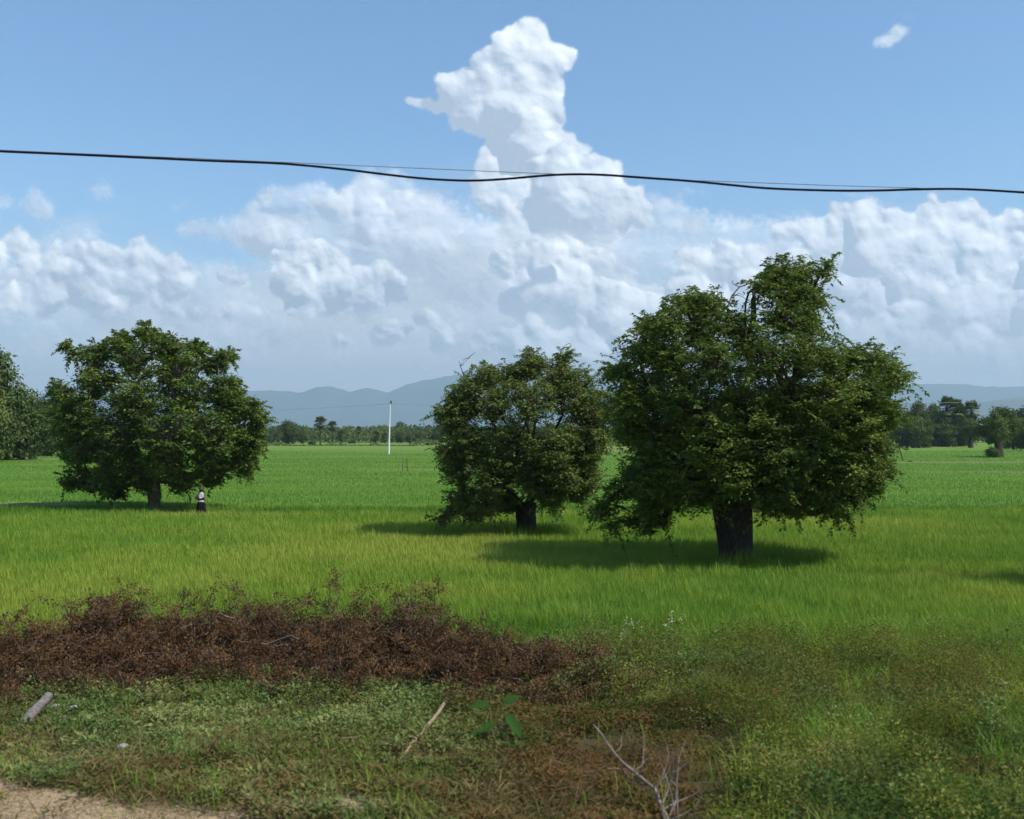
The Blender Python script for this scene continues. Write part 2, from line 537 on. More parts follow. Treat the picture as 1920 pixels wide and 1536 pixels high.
def ground_material():
    m, n, out = new_mat('earth_and_crop')
    b = n.new('ShaderNodeBsdfPrincipled')
    b.inputs['Roughness'].default_value = 0.95
    b.inputs['Specular IOR Level'].default_value = 0.1
    geo = n.new('ShaderNodeNewGeometry').outputs['Position']
    g = lambda nm: n.new('ShaderNodeAttribute', attribute_name=nm).outputs['Fac']
    n1 = n.noise(geo, 0.35, 6, 0.6, '3D').outputs['Fac']
    n2 = n.noise(geo, 5.0, 5, 0.65, '3D').outputs['Fac']
    n3 = n.noise(n.vm('MULTIPLY', geo, (0.02, 0.09, 0.0)), 1.0, 5, 0.6, '3D').outputs['Fac']
    green = n.mix(n.ss(n3, 0.3, 0.7), (0.075, 0.155, 0.02), (0.11, 0.20, 0.028))
    yel = n.mix(n1, (0.14, 0.20, 0.026), (0.18, 0.235, 0.034))
    crop = n.mix(g('ripe'), green, yel)
    dry = n.mix(n2, (0.15, 0.13, 0.055), (0.24, 0.19, 0.10))
    crop = n.mix(g('dry'), crop, dry)
    soil = n.mix(n2, (0.035, 0.030, 0.016), (0.10, 0.078, 0.042))
    soil = n.mix(n.ss(n1, 0.45, 0.65), soil, (0.045, 0.065, 0.02))
    sand = n.mix(n2, (0.22, 0.155, 0.09), (0.44, 0.33, 0.21))
    soil = n.mix(g('sand'), soil, sand)
    col = n.mix(g('verge'), crop, soil)
    n.put(b.inputs['Base Color'], col)
    bp = n.new('ShaderNodeBump')
    bp.inputs['Strength'].default_value = 0.6
    bp.inputs['Distance'].default_value = 0.05
    n.put(bp.inputs['Height'], n2)
    n.put(b.inputs['Normal'], bp.outputs[0])
    n.put(out.inputs[0], b.outputs[0])
    return m


def build_ground():
    ys = np.concatenate([np.arange(-60, 8, 4.0), np.arange(8, 30, 0.12), np.arange(30, 80, 0.4), np.geomspace(80, 700, 220), np.geomspace(720, 22300, 44)])
    t_ = np.linspace(-1, 1, 520)
    half = np.maximum(34.0, 20 + 0.75 * np.abs(ys))
    X = t_[None, :] * half[:, None]
    Y = np.repeat(ys[:, None], len(t_), 1)
    Z = gz(X, Y)
    r, d = zones(X, Y)
    vg = sstep(Y, 24.5, 22.0)
    sd = sandy(X, Y)
    H_, W_ = X.shape
    i = np.arange(H_ * W_).reshape(H_, W_)
    f = np.stack([i[:-1, :-1], i[:-1, 1:], i[1:, 1:], i[1:, :-1]], -1)
    o = add_mesh('ground', np.stack([X, Y, Z], -1).reshape(-1, 3), f, 4, ground_material(), smooth=True,
                 attrs=[('ripe', 'POINT', r), ('dry', 'POINT', d), ('verge', 'POINT', vg), ('sand', 'POINT', sd)])
    tag(o, kind='structure')


build_ground()


# ------------------------------------------------------------------ mountains
def build_mountains():
    m, n, out = new_mat('forested_slope')
    b = n.new('ShaderNodeBsdfDiffuse')
    geo = n.new('ShaderNodeNewGeometry').outputs['Position']
    nz = n.noise(geo, 0.004, 6, 0.6, '3D').outputs['Fac']
    n.put(b.inputs['Color'], n.mix(nz, (0.03, 0.05, 0.02), (0.07, 0.09, 0.035)))
    n.put(out.inputs[0], b.outputs[0])
    far = [(-700, 740), (-200, 735), (100, 738), (300, 732), (430, 733), (500, 731), (560, 736), (596, 724), (625, 725), (655, 734), (690, 728), (728, 734), (762, 722), (792, 712), (840, 706), (900, 698), (980, 708),
           (1060, 704), (1120, 699), (1160, 702), (1260, 715), (1400, 712), (1550, 722), (1680, 724), (1740, 718), (1800, 719), (1850, 725), (1920, 724), (2100, 730), (2600, 738)]
    near = [(-700, 806), (1500, 806), (1700, 796), (1780, 770), (1832, 756), (1862, 748), (1890, 747), (1920, 744), (1990, 735), (2100, 742), (2300, 770), (2600, 800)]
    for k_, (prof_, D, dep, seed) in enumerate(((far, 20300.0, 4400.0, 3), (near, 13500.0, 2600.0, 9))):
        px = np.arange(-700, 2600, 7.0)
        py = np.interp(px, [p[0] for p in prof_], [p[1] for p in prof_])
        py = py + 5.0 * (fbm(px / 38.0, px * 0 + seed, 3, seed) - 0.5) + 3 * (fbm(px / 12.0, px * 0 + seed, 3, seed + 2) - 0.5)
        hgt = (PH_HY - py) / PH_F * D
        rows = np.linspace(0, 1, 46)
        X = np.repeat(((px - PH_CX) / PH_F * D)[None, :], len(rows), 0)
        Y = D + (rows[:, None] - 0.6) * dep + 0 * X
        up = np.where(rows < 0.6, rows / 0.6, (1 - rows) / 0.4)[:, None]
        spur = fbm(X / 900.0, Y / 1500.0, 5, seed) - 0.5
        Z = hgt[None, :] * up ** 0.8 * (1 + 1.1 * spur * (1 - up) * 1.6) + 60 * (fbm(X / 260.0, Y / 260.0, 4, seed + 5) - 0.5) * up * (1.15 - up) - 20 * (1 - up)
        i = np.arange(X.size).reshape(X.shape)
        f = np.stack([i[:-1, :-1], i[:-1, 1:], i[1:, 1:], i[1:, :-1]], -1)
        o = add_mesh('mountains', np.stack([X, Y, Z], -1).reshape(-1, 3), f, 4, m, smooth=True)
        tag(o, kind='structure')


build_mountains()


# ------------------------------------------------------------------ leaf and bark materials
def leaf_material(name, stops, dry=(0.20, 0.15, 0.06), trans=0.35, rough=0.6, spec=0.25):
    """Each leaf takes its own hue from 'hue' (0..1); 'wither' turns it dry."""
    m, n, out = new_mat(name)
    hue = n.new('ShaderNodeAttribute', attribute_name='hue').outputs['Fac']
    wit = n.new('ShaderNodeAttribute', attribute_name='wither').outputs['Fac']
    col = n.mix(wit, n.ramp(hue, stops), dry)
    b = n.new('ShaderNodeBsdfPrincipled')
    b.inputs['Roughness'].default_value = rough
    b.inputs['Specular IOR Level'].default_value = spec
    n.put(b.inputs['Base Color'], col)
    t_ = n.new('ShaderNodeBsdfTranslucent')
    n.put(t_.inputs['Color'], n.mix(0.35, col, (0.16, 0.22, 0.02), 'MIX'))
    mx = n.new('ShaderNodeMixShader')
    mx.inputs[0].default_value = trans
    n.put(mx.inputs[1], b.outputs[0])
    n.put(mx.inputs[2], t_.outputs[0])
    n.put(out.inputs[0], mx.outputs[0])
    return m


def plain_material(name, c0, c1, scale=6.0, rough=0.85, stretch=(1, 1, 1), spec=0.2, bump=0.0):
    m, n, out = new_mat(name)
    b = n.new('ShaderNodeBsdfPrincipled')
    b.inputs['Roughness'].default_value = rough
    b.inputs['Specular IOR Level'].default_value = spec
    geo = n.vm('MULTIPLY', n.new('ShaderNodeNewGeometry').outputs['Position'], stretch)
    nz = n.noise(geo, scale, 5, 0.6, '3D').outputs['Fac']
    n.put(b.inputs['Base Color'], n.mix(n.ss(nz, 0.3, 0.7), c0, c1))
    if bump:
        bp = n.new('ShaderNodeBump')
        bp.inputs['Strength'].default_value = 0.8
        bp.inputs['Distance'].default_value = bump
        n.put(bp.inputs['Height'], nz)
        n.put(b.inputs['Normal'], bp.outputs[0])
    n.put(out.inputs[0], b.outputs[0])
    return m


RICE = leaf_material('rice_leaf', [(0.0, (0.095, 0.205, 0.024)), (0.33, (0.155, 0.29, 0.035)), (0.66, (0.25, 0.345, 0.044)), (1.0, (0.35, 0.41, 0.068))], dry=(0.24, 0.19, 0.09), trans=0.38, spec=0.05)
WEED = leaf_material('weed_leaf', [(0.0, (0.024, 0.048, 0.010)), (0.4, (0.062, 0.118, 0.028)), (0.75, (0.14, 0.205, 0.06)), (1.0, (0.26, 0.29, 0.10))], dry=(0.16, 0.085, 0.034), trans=0.3, spec=0.06, rough=0.8)
SCRUB = leaf_material('scrub_leaf', [(0.0, (0.034, 0.052, 0.009)), (0.4, (0.105, 0.135, 0.02)), (0.75, (0.19, 0.22, 0.04)), (1.0, (0.31, 0.31, 0.085))], dry=(0.17, 0.09, 0.034), trans=0.35, spec=0.04, rough=0.85)
STRAW = leaf_material('straw', [(0.0, (0.09, 0.05, 0.022)), (0.5, (0.20, 0.145, 0.06)), (1.0, (0.36, 0.28, 0.13))], dry=(0.11, 0.05, 0.022), trans=0.2, spec=0.1)
TREE_LEAF = leaf_material('tree_leaf', [(0.0, (0.036, 0.064, 0.013)), (0.5, (0.092, 0.146, 0.023)), (1.0, (0.18, 0.235, 0.038))], dry=(0.11, 0.085, 0.03), trans=0.28, spec=0.15)
PALE_LEAF = leaf_material('feathery_leaf', [(0.0, (0.052, 0.082, 0.019)), (0.5, (0.115, 0.162, 0.036)), (1.0, (0.20, 0.24, 0.06))], dry=(0.12, 0.095, 0.05), trans=0.28, spec=0.15)
FAR_LEAF = leaf_material('grove_leaf', [(0.0, (0.026, 0.050, 0.014)), (0.5, (0.068, 0.104, 0.022)), (1.0, (0.145, 0.175, 0.042))], dry=(0.16, 0.13, 0.07), trans=0.2, spec=0.1)
DEAD_LEAF = leaf_material('dead_leaf', [(0.0, (0.034, 0.020, 0.012)), (0.5, (0.102, 0.048, 0.023)), (1.0, (0.205, 0.11, 0.05))], dry=(0.2, 0.12, 0.06), trans=0.2, spec=0.08)
BARK = plain_material('dark_bark', (0.020, 0.016, 0.012), (0.062, 0.048, 0.037), 5.0, stretch=(3, 3, 0.8), bump=0.05)
PALE_BARK = plain_material('pale_bark', (0.075, 0.058, 0.047), (0.19, 0.15, 0.125), 4.0, stretch=(3, 3, 0.8), bump=0.04)
TWIG = plain_material('grey_twig', (0.055, 0.036, 0.025), (0.16, 0.115, 0.085), 12.0)
WOOD = plain_material('dry_wood', (0.15, 0.11, 0.065), (0.32, 0.245, 0.15), 14.0, stretch=(4, 1, 1))


# ------------------------------------------------------------------ numpy shape builders
class Tubes:
    """Many tapered limbs gathered into one mesh."""
    def __init__(self, sides=6):
        self.k = sides
        self.v, self.f, self.nv = [], [], 0

    def add(self, pts, radii, cap=True):
        P = np.asarray(pts, float)
        r = np.asarray(radii, float)
        T = np.gradient(P, axis=0)
        T /= np.linalg.norm(T, axis=1, keepdims=True) + 1e-9
        ref = np.where(np.abs(T[:, 2:3]) < 0.9, np.array([[0, 0, 1.0]]), np.array([[1.0, 0, 0]]))
        A = np.cross(T, ref)
        A /= np.linalg.norm(A, axis=1, keepdims=True) + 1e-9
        B = np.cross(T, A)
        an = np.arange(self.k) / self.k * 2 * np.pi
        ring = P[:, None, :] + r[:, None, None] * (np.cos(an)[None, :, None] * A[:, None, :] + np.sin(an)[None, :, None] * B[:, None, :])
        m_ = len(P)
        self.v.append(ring.reshape(-1, 3))
        i = np.arange(m_ * self.k).reshape(m_, self.k) + self.nv
        j = np.roll(i, -1, 1)
        self.f.append(np.stack([i[:-1], j[:-1], j[1:], i[1:]], -1).reshape(-1, 4))
        if cap:
            self.f += [i[-1:, ::-1][:, :4] if self.k == 4 else np.stack([i[-1, 0], i[-1, 1], i[-1, 2], i[-1, min(3, self.k - 1)]])[None, :][:, ::-1]] if self.k >= 4 else []
        self.nv += m_ * self.k

    def build(self, name, mat, parent=None, smooth=True):
        return add_mesh(name, np.concatenate(self.v), np.concatenate(self.f), 4, mat, parent, smooth)


def bent(a, b, rg, sag=0.12, n_=6):
    """A crooked path from a to b."""
    a, b = np.asarray(a, float), np.asarray(b, float)
    t_ = np.linspace(0, 1, n_)[:, None]
    L = np.linalg.norm(b - a)
    off = rg.normal(size=3) * sag * L
    off2 = rg.normal(size=3) * sag * 0.5 * L
    return a + (b - a) * t_ + np.sin(t_ * np.pi) * off + np.sin(t_ * 2 * np.pi) * off2


def leaves_mesh(name, pos, axis, nrm, length, width, hue, wither, mat, parent=None, fold=0.25):
    """Leaf-shaped blades: a rhombus folded along its midrib, one per position."""
    N = len(pos)
    axis = axis / (np.linalg.norm(axis, axis=1, keepdims=True) + 1e-9)
    side = np.cross(axis, nrm)
    side /= np.linalg.norm(side, axis=1, keepdims=True) + 1e-9
    up = np.cross(side, axis)
    L, W = length[:, None], width[:, None]
    v = np.empty((N, 4, 3), np.float32)
    v[:, 0] = pos
    v[:, 1] = pos + axis * L * 0.45 + side * W * 0.5 + up * W * fold
    v[:, 2] = pos + axis * L
    v[:, 3] = pos + axis * L * 0.45 - side * W * 0.5 + up * W * fold
    i = np.arange(N)[:, None] * 4
    f = np.concatenate([i + [[0, 1, 2]], i + [[0, 2, 3]]], 1)
    return add_mesh(name, v.reshape(-1, 3), f, 3, mat, parent, False,
                    attrs=[('hue', 'POINT', np.repeat(hue, 4)), ('wither', 'POINT', np.repeat(wither, 4))])


def blades_mesh(name, pos, height, width, az, lean, hue, wither, mat, parent=None, simple=False):
    """Grass blades, each tapering to a bent tip."""
    N = len(pos)
    d = np.stack([np.cos(az), np.sin(az), np.zeros(N)], 1)
    s = np.stack([-np.sin(az), np.cos(az), np.zeros(N)], 1)
    up = np.array([[0, 0, 1.0]])
    h, w, l = height[:, None], width[:, None], lean[:, None]
    if simple:
        v = np.stack([pos - s * w, pos + s * w, pos + up * h + d * l * h], 1)
        f = np.arange(N * 3)
        k_, per = 3, 3
    else:
        mid = pos + up * h * 0.6 + d * l * h * 0.3
        v = np.stack([pos - s * w, pos + s * w, mid + s * w * 0.75, mid - s * w * 0.75, pos + up * h + d * l * h], 1)
        i = np.arange(N)[:, None] * 5
        f = np.concatenate([i + [[0, 1, 2]], i + [[0, 2, 3]], i + [[3, 2, 4]]], 1)
        k_, per = 5, 3
    return add_mesh(name, v.reshape(-1, 3), f, per, mat, parent, False,
                    attrs=[('hue', 'POINT', np.repeat(hue, k_)), ('wither', 'POINT', np.repeat(wither, k_))])


# ------------------------------------------------------------------ the crop
def build_rice():
    rg = np.random.default_rng(77)
    for (y0, y1, N, simple) in ((20.0, 68.0, 720000, False), (68.0, 330.0, 380000, True)):
        u = rg.random(N)
        p = 1.25
        y = (y0 ** (1 - p) + u * (y1 ** (1 - p) - y0 ** (1 - p))) ** (1 / (1 - p))
        x = (rg.random(N) * 2 - 1) * (y * 0.50 + 5)
        # rice stands in rough clumps
        x += (vnoise(x * 3.1, y * 3.1, 5) - 0.5) * 0.35
        r, d = zones(x, y)
        pxx = PH_CX + PH_F * x / y
        edge = 22.3 + 0.9 * (fbm(x * 0.4, x * 0.4 + 9, 3, 41) - 0.5) * 2 - sstep(pxx, 1050, 1700) * 1.6 + rg.normal(size=N) ** 2 * sstep(pxx, 950, 1250) * 1.1
        clump = fbm(x * 0.8, y * 0.8, 4, 51)
        broad = fbm(x * 0.09, y * 0.13, 4, 53)
        ok = (y > edge) & (rg.random(N) > d * 0.85)
        x, y, r, d, clump, broad = x[ok], y[ok], r[ok], d[ok], clump[ok], broad[ok]
        n_ = len(x)
        h = (0.30 + 0.36 * clump) * (0.55 + 0.45 * sstep(y, 22, 26)) * rg.uniform(0.65, 1.15, n_) * np.where(r > 0.5, 1.0, 0.9) * (1 - 0.5 * d)
        if simple:
            h = h * 0.48
        for (tx, ty, tw) in ((7.75, 38.0, 1.0), (0.6, 49.3, 0.8), (-22.6, 69.0, 0.6)):
            h = h * (1 + 0.9 * np.exp(-((x - tx) ** 2 + (y - ty + 0.4) ** 2) / tw ** 2) * rg.random(n_))
        tall = rg.random(n_) < 0.004
        h = np.where(tall, h * 1.6, h)
        w = (0.003 + 0.00014 * y) * rg.uniform(0.7, 1.3, n_) if not simple else (0.004 + 0.00011 * y) * rg.uniform(0.7, 1.4, n_)
        hue = np.clip(0.12 + 0.48 * r + 1.25 * (broad - 0.5) + 0.55 * (clump - 0.5) + rg.normal(size=n_) * 0.08, 0, 1)
        wit = np.clip(d * rg.uniform(0.3, 1.1, n_) + (rg.random(n_) < 0.05) * 0.5 * r, 0, 1)
        pos = np.stack([x, y, gz(x, y) - 0.02], 1)
        o = blades_mesh('rice_crop', pos, h, w, rg.random(n_) * 6.283, rg.uniform(0.05, 0.55, n_), hue, wit, RICE, simple=simple)
        tag(o, kind='stuff')


build_rice()


# ------------------------------------------------------------------ trees
def root_of(name, loc, label=None, cat=None, group=None):
    o = bpy.data.objects.new(name, None)
    o.empty_display_size = 0.3
    C.objects.link(o)
    o.location = loc
    return tag(o, label, cat, group)


def unit(v):
    return v / (np.linalg.norm(v, axis=-1, keepdims=True) + 1e-9)


def lobed_tree(name, base_px, lobes, trunk, label, mat, bark, seed, group=None, depth=0.9, tips=46, leaves=26, leaf=(0.15, 0.075), spray=0.42, tips_scale=1.0, limb=0.045, droop=0.3, bare=(), airy=1.0, shoot=1.0):
    """A tree whose foliage masses sit where 'lobes' (pixel x, y, radius) say, at the trunk's own distance and spread in depth."""
    rg = np.random.default_rng(seed)
    B = at(*base_px)
    D = B.y
    mpp = D / PH_F
    L = np.array(lobes, float)
    cx, cy = (L[:, 0].min() + L[:, 0].max()) / 2, (L[:, 1].min() + L[:, 1].max()) / 2
    Rx = (L[:, 0].max() - L[:, 0].min()) / 2 + 20
    Ry = (L[:, 1].max() - L[:, 1].min()) / 2 + 20
    balls = []
    for (x, y, r) in lobes:
        q = 1 - ((x - cx) / Rx) ** 2 - ((y - cy) / Ry) ** 2
        dep = math.sqrt(max(q, 0.0)) * Rx * depth
        if dep > 1.2 * r:
            zs = [-dep * rg.uniform(0.6, 0.9), dep * rg.uniform(0.5, 0.85)]
            if dep > 3.2 * r:
                zs.append(dep * rg.uniform(-0.25, 0.15))
        else:
            zs = [rg.uniform(-0.6, 0.6) * max(dep, 0.3 * r)]
        for z in zs:
            k_ = 1 + z * mpp / D            # a mass set further back is as much larger as it is further away
            balls.append(((x - PH_CX) * mpp * k_ - B.x, z * mpp, (CAM_H - B.z) - (y - PH_HY) * mpp * k_, r * mpp * k_ * rg.uniform(0.84, 1.0)))
    K = np.array(balls)
    root = root_of(name, B, label, 'tree', group)
    # trunk and limbs
    (w0, w1, top_px, lean_px) = trunk
    r0, r1 = w0 * mpp / 2, w1 * mpp / 2
    zt = (CAM_H - B.z) - (top_px - PH_HY) * mpp
    top = np.array([lean_px * mpp, 0, zt])
    tb = Tubes(14)
    tt = np.linspace(0, 1, 9)
    path = np.stack([top[0] * tt + 0.05 * np.sin(tt * 5), 0.05 * np.sin(tt * 4 + 1), -0.15 + (zt + 0.15) * tt], 1)
    rad = r1 + (r0 - r1) * (1 - tt) ** 1.3 + r0 * 0.45 * np.exp(-tt * 9)
    tb.add(path, rad)
    # flutes: stems grown into the first
    for k_ in range(6):
        a = k_ * 1.047 + rg.uniform(-0.3, 0.3)
        e_ = np.array([math.cos(a), math.sin(a), 0.0])
        q_ = np.array([e_ * r0 * 1.05 + [0, 0, -0.1], e_ * r0 * 0.72 + path[2] * [1, 1, 1], e_ * r0 * 0.6 + path[4], e_ * r1 * 0.62 + path[6], e_ * r1 * 0.75 + path[8]])
        tb.add(q_, np.array([0.26, 0.30, 0.34, 0.36, 0.30]) * r0 * rg.uniform(0.8, 1.15))
    # limbs fork from one another, each mass joining the nearest limb already grown
    fork = [path[-1] + np.array([math.cos(q) * r1 * 0.5, math.sin(q) * r1 * 0.5, rg.uniform(-0.2, 0.1)]) for q in np.arange(5) * 1.2566]
    order = np.argsort(np.linalg.norm(K[:, :3] - path[-1], axis=1))
    joint = [(f, 0.0, -1) for f in fork]
    parent_of, load = {}, np.ones(len(K))
    for bi in order:
        c = K[bi, :3]
        cost = [np.linalg.norm(c - q[0]) + 0.55 * q[1] for q in joint]
        w_ = int(np.argmin(cost))
        parent_of[bi] = joint[w_]
        joint.append((c, joint[w_][1] + np.linalg.norm(c - joint[w_][0]), bi))
    for bi in order[::-1]:
        pj = parent_of[bi][2]
        if pj >= 0:
            load[pj] += load[bi]
    limbs = {}
    for bi in order:
        f, c = parent_of[bi][0], K[bi, :3]
        p = bent(f, c, rg, 0.10, 8)
        p[:, 2] += 0.06 * np.linalg.norm(c - f) * np.sin(np.linspace(0, np.pi, 8))
        rr = limb * 0.9 * load[bi] ** 0.45
        tb.add(p, np.linspace(min(rr * 1.15, r1 * 0.6), min(rr * 0.8, r1 * 0.5), 8))
        limbs[bi] = p
    P, A, Nn, Hh, Ww, Ln = [], [], [], [], [], []
    fine = Tubes(3)
    for bi, b in enumerate(K):
        c, r = b[:3], b[3]
        n_t = int(tips * tips_scale * (r / (45 * mpp)) ** 1.7) + 5
        d = unit(rg.normal(size=(n_t, 3)))
        tip = c + d * r * np.where(rg.random((n_t, 1)) < 0.12, rg.uniform(1.0, 1.3, (n_t, 1)), rg.uniform(0.45, 1.0, (n_t, 1)))
        # leave out tips buried deep inside neighbouring masses
        dd = np.linalg.norm(tip[:, None] - K[None, :, :3], axis=2) / K[None, :, 3]
        dd[:, bi] = 9
        high = tip[:, 2] > zt + 0.45 * (K[:, 2].max() - zt)
        keep = ((rg.random(n_t) < airy + 0.25) | ~high) & (dd.min(1) > 0.55) | ((rg.random(n_t) < 0.5) & ~high)
        tip = tip[keep]
        d = d[keep]
        shade_hue = rg.uniform(0.25, 0.75)
        for t_, dv in zip(tip, d):
            s0 = limbs[bi][rg.integers(4, 8)]
            pth = bent(s0, t_, rg, 0.10, 4)
            if rg.random() < 0.5:
                fine.add(pth, np.linspace(0.016, 0.006, 4) * (0.6 + D / 60), cap=False)
            # a pad of leaves: flat, hanging a little at its outer rim
            m_ = int(leaves * rg.uniform(0.5, 1.4) * (0.5 + 0.5 * airy if c[2] > zt + 0.45 * (K[:, 2].max() - zt) else 1.0))
            hv = dv * [1, 1, 0.35] + np.array([0, 0, -0.12])
            q_ = rg.normal(size=(m_, 3)) * spray * np.array([0.42, 0.42, 0.13])
            out_ = q_ @ hv
            base_ = t_ + q_
            base_[:, 2] += out_ * 0.4 - droop * (q_[:, 0] ** 2 + q_[:, 1] ** 2) / spray * 1.2
            ang = rg.random(m_) * 6.283
            ax = unit(np.stack([np.cos(ang), np.sin(ang), rg.normal(size=m_) * 0.25 - droop * 0.8], 1) + hv * 0.5)
            P.append(base_)
            A.append(ax)
            Nn.append(unit(np.array([0, 0, 1.0]) + rg.normal(size=(m_, 3)) * 0.38 + dv * 0.45))
            Hh.append(np.clip(shade_hue + rg.normal() * 0.18 + rg.normal(size=m_) * 0.12, 0, 1))
            Ww.append((rg.random(m_) < 0.03) * rg.uniform(0.3, 1.0, m_))
    # arching leafy shoots that fray the outline
    for b in K:
        c, r = b[:3], b[3]
        for _ in range(9):
            d = unit(rg.normal(size=3) + np.array([0, 0, 0.15]))
            s0 = c + d * r * rg.uniform(0.75, 0.95)
            Ls = rg.uniform(0.35, 0.95) * shoot
            tt = np.linspace(0, 1, 6)[:, None]
            e = unit(d + rg.normal(size=3) * 0.45 + np.array([0, 0, 0.25]))
            p = s0 + e * Ls * tt - np.array([0, 0, 1.0]) * Ls * 0.36 * tt ** 2
            fine.add(p, np.linspace(0.010, 0.004, 6), cap=False)
            m_ = int(30 * Ls) + 8
            q = rg.random(m_) ** 0.8
            i_ = np.minimum((q * 5).astype(int), 4)
            f_ = (q * 5 - i_)[:, None]
            base_ = p[i_] * (1 - f_) + p[i_ + 1] * f_
            tg = p[i_ + 1] - p[i_]
            sd = unit(np.cross(tg, [0, 0, 1.0]) + 1e-6)
            P.append(base_ + rg.normal(size=(m_, 3)) * 0.02)
            A.append(unit(unit(tg) * 0.5 + sd * rg.choice([-1, 1], m_)[:, None] + rg.normal(size=(m_, 3)) * 0.3 + np.array([0, 0, -0.25])))
            Nn.append(unit(np.array([0, 0, 1.0]) + rg.normal(size=(m_, 3)) * 0.4))
            Hh.append(np.clip(rg.uniform(0.45, 0.85) + rg.normal(size=m_) * 0.1, 0, 1))
            Ww.append(np.zeros(m_))
    P, A, Nn = np.concatenate(P), np.concatenate(A), np.concatenate(Nn)
    Hh, Ww = np.concatenate(Hh), np.concatenate(Ww)
    n_ = len(P)
    tb.build('trunk', bark, root)
    if fine.v:
        fine.build('twigs', bark, root)
    for bb in bare:
        bt = Tubes(5)
        pts_ = [np.array([(x - PH_CX) * mpp - B.x, 0.3, (CAM_H - B.z) - (y - PH_HY) * mpp]) for x, y in bb]
        bt.add(np.array(pts_), np.linspace(0.0008 * w0, 0.0003 * w0, len(pts_)))
        for _ in range(4):
            i_ = rg.integers(1, len(pts_))
            e_ = pts_[i_] + np.array([rg.uniform(-0.7, 0.7), rg.uniform(-0.3, 0.3), rg.uniform(-0.25, 0.35)])
            bt.add(bent(pts_[i_], e_, rg, 0.15, 5), np.linspace(0.02, 0.008, 5))
        bt.build('bare_branch', TWIG, root)
    leaves_mesh('crown', P, A, Nn, leaf[0] * rg.uniform(0.45, 1.5, n_), leaf[1] * rg.uniform(0.5, 1.5, n_), Hh, Ww, mat, root)
    return root


